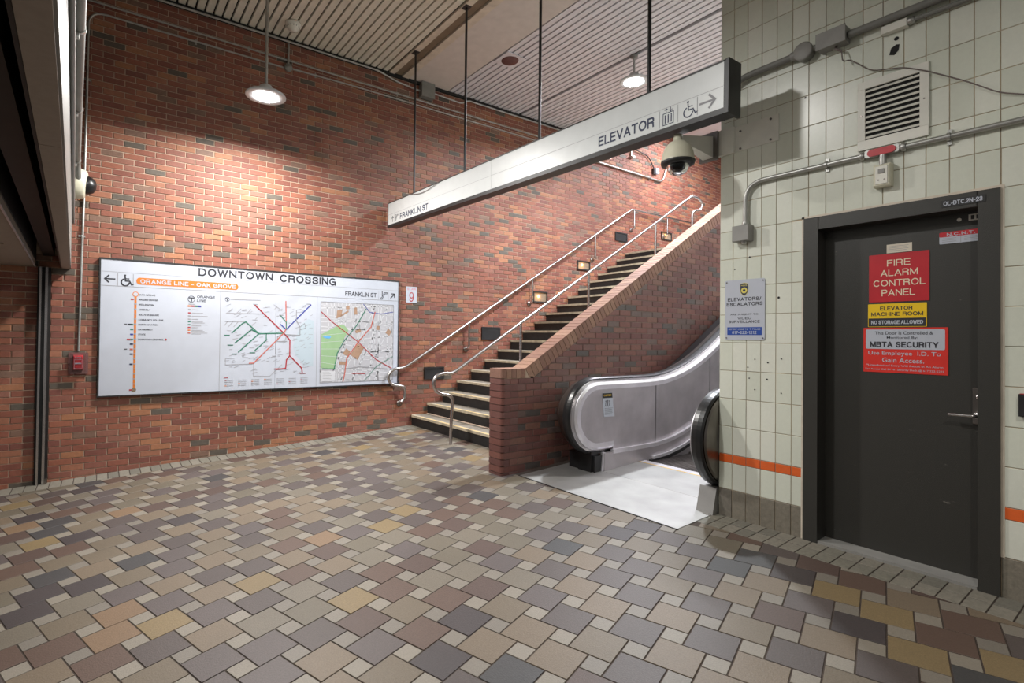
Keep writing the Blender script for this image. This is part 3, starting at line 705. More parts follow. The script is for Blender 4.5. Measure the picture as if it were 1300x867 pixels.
# path for the balustrades
cx, cz, R0 = 4.11, .79, .37
def zt(x): return 1.16 if x < 4.9 else (1.16+.577/2.6*(x-4.9)**2 if x < 6.2 else 1.16+.577*.65+.577*(x-6.2))
def bal_path(xe=9.2, a0=-90):
    P = [(cx+.22, cz-R0, 0, -1)] if a0 == -90 else []
    for i in range(41):
        a = math.radians(a0-(180)*i/40); P.append((cx+R0*math.cos(a), cz+R0*math.sin(a), math.cos(a), math.sin(a)))
    x = cx+.2
    while x < xe:
        s = 0 if x < 4.9 else (.577/1.3*(x-4.9) if x < 6.2 else .577); l = math.hypot(1, s)
        P.append((x, zt(x), -s/l, 1/l)); x += .15
    return P
def balustrade(yi, sg, outer, which):
    path = bal_path()
    Y = lambda d: yi+sg*d
    # handrail belt
    prof = [(Y(.045), -.012), (Y(.042), .0), (Y(.055), .012), (Y(.09), .016), (Y(.125), .012), (Y(.138), .0), (Y(.135), -.012)]
    MB('rubber').sweep(path, prof).build('handrail_belt', es)
    MB('steel').sweep(path, [(Y(.052), -.05), (Y(.052), -.012), (Y(.128), -.012), (Y(.128), -.05)]).build('handrail_guide', es)
    MB('alu').sweep(path, [(Y(0), -.105), (Y(0), -.06), (Y(.015), -.035), (Y(.052), -.035), (Y(.052), -.105)]).build('inner_trim', es)
    # outer deck
    if which == 'left': prof = [(Y(.128), -.05), (Y(.14), -.006), (Y(.22), -.03), (Y(.34), -.13), (Y(.34), -.17), (Y(.128), -.17)]
    else: prof = [(Y(.128), -.05), (Y(.137), -.02), (Y(.148), -.035), (Y(.150), -.17), (Y(.128), -.17)]
    MB('steeldark').sweep(path, prof).build('outer_deck', es)
    # inside panels, cut into sheets
    r = R0-.10
    top = [(cx+r*math.cos(math.radians(a)), cz+r*math.sin(math.radians(a))) for a in range(-90, -271, -10)]
    x = cx+.15; tops = []
    while x < 9.2: tops.append((x, zt(x)-.10)); x += .15
    def zb(x): return zt(x)-.72+(0.0 if x < 5.0 else -.02)
    bot = [(x, zt(x)-.72) for x in [9.15-.3*i for i in range(17)] if x > 4.2]
    outline = top+tops+bot
    fy = Fr((0, yi, 0), (1, 0, 0), (0, 0, 1), (0, -sg, 0))
    seams = [((4.968, 1.033), (5.083, .469)), ((5.93, 1.25), (6.22, .80)), ((7.2, 2.0), (7.45, 1.4))]
    # triangulated strips between top and bottom to stay planar and concave-safe
    def strip(x0, x1, zfun0, m, name, n=12, dn=(.003, .02)):
        b = MB(m, fy)
        xsn = [x0+(x1-x0)*i/n for i in range(n+1)]
        for a, c in zip(xsn[:-1], xsn[1:]):
            b.poly([(a, zfun0(a)[0]), (c, zfun0(c)[0]), (c, zfun0(c)[1]), (a, zfun0(a)[1])], -dn[1], -dn[0])
        return b.build(name, es)
    def zz(x):
        t_ = zt(x)-.10; bb = zt(x)-.72
        if x < cx: d = math.sqrt(max(0, r*r-(x-cx)**2)); return cz-d, cz+d
        return (cz-r if x < cx+.18 else bb), t_
    for x0, x1 in ((cx-r+.001, 5.019), (5.033, 6.072), (6.086, 7.3), (7.314, 9.1)):
        strip(x0, x1, zz, 'steelpanel', 'balustrade_panel', 24)
    # slim bottom trim and skirt
    strip(4.295, 9.1, lambda x: (zt(x)-.755, zt(x)-.715), 'alu', 'skirt_trim', 20, (-.03, .01))
    strip(4.17, 9.1, lambda x: (min(.2, zt(x)-1.2), zt(x)-.74), 'steelpanel', 'skirt_panel', 20, (-.02, .01))
    strip(4.93, 9.1, lambda x: (zt(x)-.885, zt(x)-.855), 'alu', 'brush_guard', 16, (-.045, -.021))
    strip(4.88, 9.1, lambda x: (zt(x)-.92, zt(x)-.885), 'rubber', 'brush_guard', 16, (-.05, -.021))
    # newel base
    MB('rubber').box((4.03, min(Y(.03), Y(.2)), .21), (4.13, max(Y(.02), Y(.2)), cz-R0+.02)).build('handrail_inlet', es) if which == 'left' else None
    yb = (Y(-.012), Y(.02)); b = MB('alu'); b.poly([(4.135, .2), (4.175, .2), (4.20, .425), (4.16, .425)], -max(yb), -min(yb))
    for i in range(len(b.v)): v = b.v[i]; b.v[i] = Vector((v.x, -v.z, v.y))
    b.f = [f[::-1] for f in b.f]; b.build('base_post', es)
    MB('rubber').box((4.05, min(Y(.0), Y(outer)), .18), (4.17, max(Y(.0), Y(outer)), .40)).build('newel_base', es)
balustrade(3.53, 1, .34, 'left')
balustrade(2.365, -1, .145, 'right')
# side plate closing the right newel and its foot
b = MB('dullsteel', Fr((0, 2.222, 0), (1, 0, 0), (0, 0, 1)))
b.poly([(cx+.335*math.cos(math.radians(a)), cz+.335*math.sin(math.radians(a))) for a in range(90, 271, 10)], 0, .004); b.build('newel_side_plate', es)
MB('plate', back(2.36)).poly([(3.87, .2), (4.1, .2), (4.1, .42), (3.93, .42)], 0, .135).build('newel_foot', es)
# deck infill between left balustrade and brick wall
P = [(4.3+.3*i, zt(4.3+.3*i)-.20) for i in range(17)]
b = MB('gate', back(4.02)); 
for (a, za), (c, zc2) in zip(P[:-1], P[1:]): b.poly([(a, za-.6), (c, zc2-.6), (c, zc2), (a, za)], 0, .15)
b.build('outer_deck_infill', es)
# caution sticker on the left balustrade
t = tag(MB('white', back(3.53)).poly([(4.180, .778), (4.335, .775), (4.300, 1.018), (4.150, 1.020)], -.001, .0005).build('caution_sticker'), 'white and black caution sticker on the left escalator panel', 'sticker')
b = MB('black', back(3.53)); b.poly([(4.157, .965), (4.306, .963), (4.300, 1.014), (4.152, 1.016)], .001); b.build('header_band', t)
b = MB('yellow', back(3.53)); b.text('CAUTION', 4.175, .983, 4.285, 1.001, .0016, .01); b.build('lettering', t)
b = MB('ink', back(3.53))
for x, s in ((4.205, .8), (4.235, 1.0), (4.262, .7)):
    b.disc(x, .925+.012*s, .008, .0012, None, 10); b.line([(x, .925), (x-.004, .895)], .010*s, .0012); b.line([(x-.004, .898), (x-.014, .88)], .004, .0012); b.line([(x-.004, .898), (x+.008, .88)], .004, .0012)
for i in range(6): b.line([(4.19, .862-.012*i), (4.31-.01*(i % 2), .861-.012*i)], .0025, .0012)
b.build('figures', t)

# ============================================================ DOOR
dr = struct('door_1', 'charcoal steel door in a heavy frame set in the tiled wall', (T, 1.157, .25))
fs = side(T)
b = MB('door', fs)
for a, c in (((-1.628, .20, -.14), (-1.542, 2.383, .022)), ((-.772, .20, -.14), (-.686, 2.383, .022)), ((-1.542, 2.298, -.14), (-.772, 2.383, .022))): b.bbox(a, c, .004)
b.box((-1.542, .2, -.14), (-1.515, 2.298, -.10)); b.box((-.80, .2, -.14), (-.772, 2.298, -.10)); b.box((-1.515, 2.27, -.14), (-.80, 2.298, -.10))
b.build('door_frame', dr)
MB('ivory', fs).box((-1.643, .2, 0), (-1.628, 2.398, .010)).build('caulk_joint', dr)
b = MB('ivory', fs); b.box((-1.643, 2.383, 0), (-.671, 2.398, .010)); b.box((-.686, .43, 0), (-.671, 2.383, .010)); b.build('caulk_joint', dr)
leaf = MB('door', side(4.05)).bbox((-1.538, .235, -.05), (-.776, 2.292, 0), .003).build('door_leaf', dr)
MB('boxgrey', pf).box((3.935, .776, -.02), (4.10, 1.54, .012)).build('threshold', dr)
MB('dark').box((4.12, .6, .1), (4.14, 1.7, 2.5)).build('dark_interior', dr)
h = MB('steeldark', side(4.05)).bbox((-.815, 1.103, 0), (-.755, 1.303, .012), .003).build('lock_plate', dr)
b = MB('steel'); b.tube(bend([(4.04, .793, 1.152), (3.985, .793, 1.152), (3.985, .905, 1.150)], .02), .009, 10); b.lathe([(0, 0), (.02, 0), (.02, .012), (0, .012)], (4.038, .793, 1.152), (-1, 0, 0), 14); b.build('lever', h)
MB('steel').lathe([(0, 0), (.017, 0), (.017, .008), (.011, .012), (0, .012)], (4.038, .785, 1.255), (-1, 0, 0), 18).build('keyhole', h)
b = MB('offwhite', side(4.05)); b.disc(-.872, 2.258, .010, 0, .004, 12); b.build('peephole_plug', dr)
b = MB('offwhite', side(4.05)); b.box((-.832, 2.245, 0), (-.776, 2.280, .006)); b.m('black'); b.box((-.822, 2.251, .006), (-.808, 2.274, .007)); b.box((-.800, 2.251, .006), (-.788, 2.274, .007)); b.build('door_contact', dr)

def lines_(m, fr, par, L):
    for t_, a0, b0, a1, b1, n0_, bo in L: MB(m, fr).text(t_, a0, b0, a1, b1, n0_, bo).build('lettering', par)
# door signs ------------------------------------------------------
fd = side(4.05)
def signthing(name, label, base, m, u0, v0, u1, v1, fr, cat='sign', th=.003, r=.004):
    b = MB(m, fr); b.rrect(u0, v0, u1, v1, r, 0.0005, th)
    return tag(b.build(name), label, cat)
t = signthing('fire_alarm_sign', 'dark red square sign with cream lettering on the charcoal door', None, 'redsign', -1.297, 1.806, -1.002, 2.104, fd)
for s, u0, u1, v0 in (('FIRE', -1.205, -1.090, 2.026), ('ALARM', -1.237, -1.055, 1.965), ('CONTROL', -1.274, -1.020, 1.903), ('PANEL', -1.232, -1.068, 1.842)): MB('creamink', fd).text(s, u0, v0, u1, v0+.040, .0036, .002).build('lettering', t)
t = signthing('machine_room_sign', 'yellow and black elevator machine room sign below the red square', None, 'yellow', -1.302, 1.650, -1.013, 1.794, fd)
lines_('ink', fd, t, [('ELEVATOR', -1.240, 1.753, -1.080, 1.777, .0036, .014), ('MACHINE ROOM', -1.285, 1.718, -1.030, 1.742, .0036, .014)])
MB('ink', fd).box((-1.299, 1.653, .003), (-1.017, 1.704, .0036)).build('black_band', t)
MB('white', fd).text('NO STORAGE ALLOWED', -1.285, 1.667, -1.030, 1.690, .0042, .015).build('lettering', t, label='white lettering on a black band')
t = signthing('security_sign', 'bright red and white security sign, lowest on the charcoal door', None, 'brightred', -1.326, 1.366, -.918, 1.645, fd)
MB('white', fd).rrect(-1.313, 1.512, -.932, 1.634, .008, .0032, .0038).build('white_field', t)
lines_('ink', fd, t, [('This Door Is Controlled &', -1.265, 1.602, -.985, 1.622, .0046, .002), ('Monitored By:', -1.205, 1.572, -1.055, 1.592, .0046, .002), ('MBTA SECURITY', -1.290, 1.524, -.960, 1.558, .0046, .018)])
lines_('white', fd, t, [('Use Employee  I.D. To', -1.300, 1.468, -.950, 1.499, .0038, .008), ('Gain Access.', -1.228, 1.430, -1.025, 1.459, .0038, .008),
    ('*Unauthorized Entry Will Result In An Alarm', -1.310, 1.402, -.940, 1.417, .0038, .004), ('For Access Call 24 Hr. Security Desk @ 617 222-5222', -1.314, 1.378, -.936, 1.392, .0038, .004)])
t = signthing('paper_strip', 'small cream paper strip taped above the dark red door sign', None, 'paper', -1.207, 2.108, -1.083, 2.161, fd, 'label', .002, .001)
b = MB('greyink', fd)
for i in range(4): b.line([(-1.195, 2.148-.009*i), (-1.10-.01*(i % 2), 2.148-.009*i)], .002, .0024)
b.build('print', t)
t = signthing('schedule_sticker', 'small white sticker with red header at the top right of the door', None, 'white', -.958, 2.128, -.772, 2.196, fd, 'sticker', .002, .006)
b = MB('redsign', fd); b.rrect(-.958, 2.168, -.772, 2.196, .006, .0021, .0024); b.build('header_band', t)
b = MB('white', fd); b.text('N.C.N.T.', -.925, 2.172, -.805, 2.190, .003, .02); b.build('lettering', t)
b = MB('greyink', fd); b.line([(-.865, 2.132), (-.865, 2.165)], .002, .0024)
for i in range(3):
    for u in (-.945, -.850): b.line([(u, 2.158-.009*i), (u+.06, 2.158-.009*i)], .002, .0024)
b.build('print', t)
t = signthing('door_number_plate', 'narrow black number plate on the top right of the door frame', None, 'black', -.923, 2.318, -.740, 2.358, side(T-.022), 'sign', .003, .002)
MB('white', side(T-.022)).text('OL-DTC.2N-23', -.912, 2.326, -.752, 2.350, .0036, .012).build('lettering', t)

# surveillance sign ----------------------------------------------
f = side(T-.010)
t = signthing('surveillance_sign', 'white surveillance notice with yellow police badge on the tiled wall', None, 'white', -2.172, 1.560, -1.880, 2.008, f, 'sign', .004, .015)
lines_('ink', f, t, [('ELEVATORS/', -2.150, 1.850, -1.905, 1.876, .0046, .016), ('ESCALATORS', -2.158, 1.813, -1.895, 1.839, .0046, .016),
    ('VIDEO', -2.075, 1.712, -1.975, 1.730, .0046, .014), ('SURVEILLANCE', -2.140, 1.686, -1.915, 1.705, .0046, .014), ('ARE SUBJECT TO', -2.130, 1.740, -1.925, 1.756, .0046, .002)])
MB('bluesign', f).box((-2.152, 1.596, .004), (-1.900, 1.655, .0046)).build('blue_band', t)
lines_('white', f, t, [('REPORT CRIME TO  T  POLICE', -2.142, 1.634, -1.910, 1.646, .0052, .01), ('617-222-1212', -2.115, 1.604, -1.937, 1.626, .0052, .016)])
b = MB('navy', f); sh = [(-2.055, 1.975), (-2.058, 1.945), (-2.052, 1.91), (-2.038, 1.892), (-2.027, 1.886), (-2.016, 1.892), (-2.002, 1.91), (-1.996, 1.945), (-1.999, 1.975), (-2.027, 1.982)]
b.poly(sh, .0042, .0048); b.m('brass'); b.line(sh, .003, .0052, True); b.disc(-2.027, 1.927, .022, .0054, None, 16); b.text('POLICE', -2.048, 1.958, -2.006, 1.968, .0054, .01); b.m('navy'); b.disc(-2.027, 1.927, .010, .0058, None, 12); b.build('badge', t)
b = MB('steeldark', f)
for u in (-2.158, -1.894):
    for v in (1.575, 1.992): b.disc(u, v, .005, .004, .007, 10)
b.build('screws', t, stuff=True)

# ============================================================ ITEMS ON THE TILED WALL
ft = side(T-.009)
t = thing('louvre_vent', 'white louvred air vent high on the tiled wall above the door', 'vent', (T, 1.15, 2.75), None)
b = MB('offwhite', ft)
u0, u1, v0, v1 = -1.322, -.976, 2.752, 3.182; iu0, iu1, iv0, iv1 = -1.283, -1.018, 2.812, 3.134
for a, c in (((u0, v0, 0), (u1, iv0, .014)), ((u0, iv1, 0), (u1, v1, .014)), ((u0, iv0, 0), (iu0, iv1, .014)), ((iu1, iv0, 0), (u1, iv1, .014))): b.bbox(a, c, .002)
b.build('frame', t)
MB('dark', ft).box((iu0, iv0, 0), (iu1, iv1, .001)).build('duct_void', t)
for i in range(10):
    v = iv0+.006+i*.0322
    b = MB('offwhite', ft); b.add([(iu0, v, .014), (iu1, v, .014), (iu1, v+.015, .003), (iu0, v+.015, .003), (iu0, v+.002, .0155), (iu1, v+.002, .0155), (iu1, v+.017, .0045), (iu0, v+.017, .0045)],
        [(0, 3, 2, 1), (4, 5, 6, 7), (0, 1, 5, 4), (1, 2, 6, 5), (2, 3, 7, 6), (3, 0, 4, 7)]); b.build('louvre_slat', t)
b = MB('steeldark', ft)
for u in (-1.302, -.997): b.disc(u, 2.97, .005, .014, .016, 10)
b.build('screws', t, stuff=True)

def conduit(name, label, P, r, m, clamps=(), cat='conduit', br=.07, grp='conduits'):
    t = thing(name, label, cat, P[0], grp)
    MB(m).tube(bend(P, br), r, 10).build('pipe', t)
    for c, n, d in clamps:
        c, n, d = Vector(c), Vector(n), Vector(d)
        a = n.cross(d).normalized(); b = MB(m, Fr(c-n*(r*1.0), a, d, n))
        b.tube([c+d*.008, c-d*.008], r*1.35, 12); b.box((-r*2.6, -.01, -.004), (r*2.6, .01, .003)); b.build('pipe_clamp', t)
    return t
XT = T-.013
N_, Dy = (-1, 0, 0), (0, 1, 0)
conduit('lower_conduit', 'pale steel conduit running above the door and bending down to a box', [(XT-.02, -2, 2.710), (XT-.02, 2.012, 2.712), (XT-.02, 2.012, 2.40)], .0165, 'galv',
        [((XT-.02, 1.489, 2.712), N_, Dy), ((XT-.02, .887, 2.71), N_, Dy)], br=.15)
t = thing('junction_box', 'small grey box at the foot of the bent conduit above the surveillance sign', 'box', (XT, 2.02, 2.27), 'electrical boxes')
MB('boxgrey', ft).bbox((-2.085, 2.285, 0), (-1.965, 2.400, .075), .004).build('body', t); MB('galv').lathe([(.02, 0), (.024, .01), (.02, .03)], (XT-.02, 2.012, 2.40), (0, 0, 1), 12).build('connector', t)
MB('galv').lathe([(0, 0), (.016, 0), (.02, .012), (.02, .02)], (XT-.035, 2.012, 2.266), (0, 0, 1), 12).build('bottom_plug', t)
t = thing('conduit_fitting', 'red-lidded conduit fitting under the white vent', 'fitting', (XT, 1.19, 2.69), None)
b = MB('galv', Fr((XT-.02, 1.19, 2.712), (0, -1, 0), (0, 0, 1))); b.rrect(-.085, -.022, .085, .024, .01, -.018, .018); b.build('body', t)
b = MB('redplastic', Fr((XT-.02, 1.19, 2.712), (0, -1, 0), (0, 0, 1))); b.rrect(-.070, -.020, .070, .022, .02, .018, .026); b.build('lid', t)
for o_, a_, p_ in (((XT-.02, 1.10, 2.712), (0, -1, 0), [(.020, 0), (.026, .005), (.026, .02), (.020, .025)]), ((XT-.02, 1.28, 2.712), (0, 1, 0), [(.020, 0), (.026, .005), (.026, .02), (.020, .025)]), ((XT-.03, 1.185, 2.63), (0, 0, 1), [(.018, 0), (.02, .03), (.018, .06)])): MB('galv').lathe(p_, o_, a_, 12).build('connector', t)
t = thing('switch_box', 'small cream switch box hanging below the red-lidded fitting', 'box', (XT, 1.18, 2.49), 'electrical boxes')
MB('cream', ft).bbox((-1.228, 2.495, 0), (-1.142, 2.632, .055), .008).build('body', t)
b = MB('offwhite', ft); b.bbox((-1.215, 2.51, .055), (-1.155, 2.618, .06), .002); b.m('boxgrey'); b.box((-1.200, 2.575, .06), (-1.17, 2.60, .066)); b.m('steeldark'); b.disc(-1.2, 2.535, .005, .06, .062, 8); b.disc(-1.17, 2.535, .005, .06, .062, 8); b.build('face', t)
conduit('upper_conduit', 'dark grey conduit from the round box up over the white vent', [(XT-.035, -2, 3.507), (XT-.035, 1.36, 3.505)], .024, 'greypaint', [((XT-.035, .5, 3.506), N_, Dy)])
t = thing('junction_box', 'long grey rectangular junction box beside the round box on the tiles', 'box', (XT, 1.45, 3.46), 'electrical boxes')
MB('boxgrey', ft).bbox((-1.525, 3.462, 0), (-1.367, 3.560, .085), .004).build('body', t); MB('boxgrey', ft).bbox((-1.530, 3.457, .085), (-1.362, 3.565, .09), .002).build('cover', t)
MB('greypaint').tube([(XT-.035, 1.525, 3.507), (XT-.035, 1.57, 3.507)], .019, 10).build('nipple', t)
MB('rust').tube([(XT-.03, 1.43, 3.462), (XT-.05, 1.43, 3.44), (XT-.03, 1.40, 3.42)], .008, 8).build('cord_grip', t)
t = thing('round_junction_box', 'grey round conduit box where the dark conduit meets the rectangular box', 'box', (XT, 1.617, 3.45), 'electrical boxes')
MB('boxgrey').lathe([(0, 0), (.056, 0), (.056, .05), (.060, .052), (.060, .060), (.05, .064), (0, .064)], (XT, 1.617, 3.507), (-1, 0, 0), 24).build('body', t)
b = MB('boxgrey'); b.lathe([(.03, 0), (.03, .03)], (XT-.035, 1.665, 3.507), (0, 1, 0), 12); b.build('hub', t)
conduit('sign_feed_conduit', 'short dark conduit curving from the round box behind the hanging sign', [(XT-.035, 1.68, 3.505), (XT-.035, 2.02, 3.50), (XT-.06, 2.16, 3.44), (3.70, 2.2, 3.30), (3.585, 2.2, 3.28)], .023, 'greypaint', br=.09)
t = thing('surface_raceway', 'slim pale conduit and end box running parallel below the dark conduit', 'conduit', (XT, .9, 3.44), 'conduits')
MB('offwhite', ft).bbox((-1.195, 3.425, 0), (-1.069, 3.472, .04), .003).build('end_box', t); MB('greypaint').tube([(XT-.022, 1.069, 3.448), (XT-.022, -2, 3.42)], .014, 8).build('pipe', t)
MB('galv').lathe([(.014, 0), (.02, .004), (.02, .03), (.014, .034)], (XT-.022, 1.035, 3.448), (0, 1, 0), 12).build('connector', t)
t = tag(MB('rust').tube(bend([(XT-.04, 1.40, 3.425), (XT-.06, 1.385, 3.335), (XT-.02, 1.36, 3.35), (XT-.012, 1.25, 3.235), (XT-.012, 1.09, 3.19), (XT-.02, .98, 3.12), (XT-.012, .812, 2.994), (XT-.012, .689, 2.886), (XT-.012, .55, 2.82), (XT-.012, -1.5, 2.7)], .04), .0035, 6).build('loose_wire'), 'thin loose brown wire trailing across the tiles past the vent', 'wire')
t = thing('card_reader', 'small black box cut off by the right edge of the photo', 'box', (XT, .58, 1.18), None)
MB('black', ft).bbox((-.617, 1.18, 0), (-.54, 1.295, .035), .004).build('body', t); MB('redplastic', ft).box((-.612, 1.292, .004), (-.545, 1.298, .03)).build('red_edge', t)
# conduit on the left of the back wall
YB = D-.01
t = conduit('wall_conduit', 'thin grey conduit looping down the brick wall to the fire alarm pull', [(-.182, YB-.013, 1.36), (-.158, YB-.013, 3.1), (-.148, YB-.013, 5.055), (1.93, YB-.013, 5.055)], .0115, 'galv',
            [((-.172, YB-.013, 2.6), (0, -1, 0), (0, 0, 1)), ((-.150, YB-.013, 4.3), (0, -1, 0), (0, 0, 1)), ((.9, YB-.013, 5.055), (0, -1, 0), (1, 0, 0))], br=.16)
conduit('wall_conduit', 'lower of the two long thin conduits along the top of the brick wall', [(2.05, YB-.013, 5.07), (2.9, YB-.013, 5.085), (7.9, YB-.013, 5.075)], .011, 'galv', [((2.36, YB-.013, 5.075), (0, -1, 0), (1, 0, 0)), ((4.7, YB-.013, 5.08), (0, -1, 0), (1, 0, 0))])
conduit('wall_conduit', 'upper of the two long thin conduits along the top of the brick wall', [(-.22, YB-.013, 5.165), (7.9, YB-.013, 5.16)], .011, 'galv', [((1.5, YB-.013, 5.165), (0, -1, 0), (1, 0, 0)), ((3.6, YB-.013, 5.163), (0, -1, 0), (1, 0, 0)), ((6.2, YB-.013, 5.16), (0, -1, 0), (1, 0, 0))])
conduit('ceiling_conduit', 'thin grey conduit tight below the slatted ceiling edge', [(-.25, YB-.06, 5.385), (3.25, YB-.06, 5.39), (3.6, YB-.03, 5.33), (3.97, YB-.03, 5.30)], .013, 'galv')
conduit('ceiling_conduit', 'short thin conduit leaving the dark junction box to the right', [(4.2, YB-.03, 5.33), (4.75, YB-.03, 5.31), (4.85, YB-.05, 5.38), (7.9, YB-.05, 5.38)], .012, 'galv')
t = thing('junction_box', 'dark square junction box under the ceiling at the top of the brick wall', 'box', (4.09, D, 5.21), 'electrical boxes')
MB('greypaint', back(YB)).bbox((3.97, 5.21, 0), (4.19, 5.425, .10), .006).build('body', t); MB('greypaint', back(YB)).bbox((3.965, 5.205, .10), (4.195, 5.43, .108), .002).build('cover', t)
t = thing('junction_box', 'small round conduit box on the brick wall below the smoke detector', 'box', (1.99, D, 5.03), 'electrical boxes')
MB('greypaint').lathe([(0, 0), (.05, 0), (.05, .04), (0, .045)], (1.99, YB, 5.065), (0, -1, 0), 20).build('body', t)
MB('galv').tube([(1.99, YB-.02, 5.10), (1.99, YB-.02, 5.43)], .014, 10).build('stem', t)
t = thing('smoke_detector', 'round white smoke detector on the slatted ceiling', 'detector', (1.93, 6.55, 5.44))
MB('offwhite').lathe([(0, -.0), (.095, -.0), (.095, -.035), (.078, -.04), (.078, -.05), (.07, -.075), (.045, -.085), (.045, -.095), (.0, -.10)], (1.93, 6.55, 5.437), (0, 0, 1), 26).build('body', t)
b = MB('greypaint')
for j in range(14):
    a = 2*PI*j/14; b.tube([(1.93+.074*math.cos(a), 6.55+.074*math.sin(a), 5.375), (1.93+.079*math.cos(a), 6.55+.079*math.sin(a), 5.39)], .004, 4)
b.build('vent_slots', t, stuff=True)
t = thing('ceiling_speaker', 'round maroon ceiling speaker on a white square plate in the slats', 'speaker', (4.67, 5.65, 5.43))
MB('slatB').box((4.50, 5.49, 5.425), (4.84, 5.81, 5.437)).build('plate', t); MB('maroon').lathe([(0, 0), (.115, 0), (.12, .006), (.12, .012), (0, .012)], (4.67, 5.65, 5.416), (0, 0, 1), 28).build('grille', t)
# conduits on the far right brick wall
conduit('stair_conduit', 'pale conduit on the brick wall above the landing with an upturned end', [(7.3, YB-.03, 5.02), (10.05, YB-.03, 4.985), (10.2, YB-.03, 5.35)], .018, 'galv', [((7.75, YB-.03, 5.015), (0, -1, 0), (1, 0, 0)), ((9.6, YB-.03, 4.99), (0, -1, 0), (1, 0, 0))], br=.14)
conduit('stair_cable', 'black cable drooping along the brick wall above the landing', [(8.0, YB-.04, 5.46), (9.0, YB-.04, 5.50), (9.55, YB-.03, 5.45), (9.75, YB-.03, 5.22)], .012, 'black', br=.2)
t = thing('outlet_box', 'small white outlet box at the end of the black cable', 'box', (9.82, D, 5.12), 'electrical boxes')
MB('white', back(YB)).bbox((9.78, 5.12, 0), (9.88, 5.24, .06), .005).build('body', t); MB('black', back(YB)).box((9.71, 5.10, 0), (9.78, 5.22, .05)).build('plug', t)
for k, (x, z0, z1) in enumerate(((8.27, 5.13, 5.45), (9.0, 5.30, 5.62))):
    t = thing('hanger_bracket', ['short steel hanger bracket on the brick wall under the sign, left one', 'short steel hanger bracket on the brick wall beside the black cable'][k], 'bracket', (x, D, z0), 'hanger brackets')
    MB('galv', back(YB)).box((x-.015, z0, 0), (x+.015, z1, .03)).build('upright', t); MB('galv', back(YB)).box((x-.04, z0, 0), (x+.04, z0+.03, .08)).build('foot', t)

# fire alarm pull station
t = thing('fire_alarm_pull', 'small red fire alarm pull station in a clear cover left of the map board', 'alarm', (-.18, D, 1.12))
b = MB('maroon', back(YB)); b.rrect(-.268, 1.118, -.094, 1.348, .012, 0, .02); b.build('back_plate', t)
MB('redplastic', back(YB)).bbox((-.225, 1.165, .02), (-.137, 1.315, .05), .008).build('station', t)
b = MB('white', back(YB)); b.text('FIRE', -.21, 1.285, -.152, 1.303, .0506, .01); b.box((-.208, 1.225, .05), (-.154, 1.24, .058)); b.line([(-.215, 1.18), (-.147, 1.18), (-.147, 1.275), (-.215, 1.275)], .003, .0508, True); b.build('handle', t)
b = MB('clearbox', back(YB)); b.bbox((-.255, 1.13, .06), (-.107, 1.338, .075), .01); b.build('clear_cover', t)
# dome camera on the left bulkhead + dark pipe
def fcx(y, o): return bx(y, o)
yc = 6.72
t = thing('dome_camera', 'cream dome camera on the left bulkhead where the dark pipe ends', 'camera', (fcx(yc, 0), yc, 3.11), 'security cameras')
MB('cream').lathe([(0, .01), (.155, .01), (.165, .02), (.16, .05), (.145, .10), (.13, .115), (.11, .12), (0, .12)], (fcx(yc, .002), yc, 3.11), (1, -.05, -.1), 28).build('housing', t)
MB('rubber').lathe([(.095, .112), (.095, .125), (.088, .155), (.068, .185), (.038, .202), (0, .206)], (fcx(yc, .002), yc, 3.11), (1, -.05, -.1), 24).build('dark_dome', t)
t = thing('bulkhead_pipe', 'thick dark pipe clamped along the left bulkhead face', 'pipe', (fcx(3, .05), 3, 3.25))
MB('greypaint').tube(bend([(fcx(-1.9, .036), -1.9, 3.25), (fcx(6.45, .036), 6.45, 3.25), (fcx(6.55, .045), 6.58, 3.13)], .07), .029, 12).build('pipe', t)
for y in (3.6, 4.9, 6.35):
    b = MB('galv'); x = fcx(y, .036); b.tube([(x, y-.012, 3.25), (x, y+.012, 3.25)], .034, 14); b.box((fcx(y, 0), y-.02, 3.19), (x, y+.02, 3.21)); b.box((fcx(y, 0), y-.02, 3.29), (x, y+.02, 3.31)); b.build('pipe_clamp', t)
for k, (z, r) in enumerate(((2.72, .012), (2.90, .010))):
    conduit('bulkhead_conduit', ['lowest thin pale conduit along the left bulkhead face', 'thin pale conduit just below the dark bulkhead pipe'][k], [(fcx(-1.9, .014), -1.9, z), (fcx(6.9, .014), 6.9, z)], r, 'bulkside')

# ============================================================ MAP BOARD
mp = thing('station_map_board', 'large white station map board with a black edge on the brick wall', 'sign', (1.82, D, .86))
YM = D-.045; fm = back(YM)
b = MB('black', fm)
for a, c in (((-.012, .86, -.04), (3.66, .875, .006)), ((-.012, 2.37, -.04), (3.66, 2.386, .006)), ((-.012, .875, -.04), (.004, 2.37, .006)), ((3.644, .875, -.04), (3.66, 2.37, .006))): b.box(a, c)
b.build('frame', mp)
MB('white', fm).box((.004, .875, -.035), (1.874, 2.37, 0)).build('panel', mp); MB('white', fm).box((1.877, .875, -.035), (3.644, 2.37, 0)).build('panel', mp)
n1, n2, n3, n4 = .0012, .002, .0028, .0036
lines_('ink', fm, mp, [('DOWNTOWN', .965, 2.256, 1.83, 2.350, n1, .018), ('CROSSING', 1.92, 2.250, 2.68, 2.350, n1, .018), ('FRANKLIN ST', 2.815, 2.122, 3.29, 2.182, n1, .010)])
b = MB('paleink', fm); b.line([(.01, 2.237), (3.64, 2.237)], .004, n1)
b.m('greyink'); b.line([(.01, 2.082), (3.64, 2.086)], .006, n1); b.line([(1.876, 2.37), (1.876, 2.086)], .005, n2); b.line([(1.213, 2.08), (1.213, .88)], .005, n1); b.line([(2.418, 2.084), (2.418, .885)], .005, n1)
for x in (.158, .305): b.line([(x, 2.09), (x, 2.222)], .006, n1)
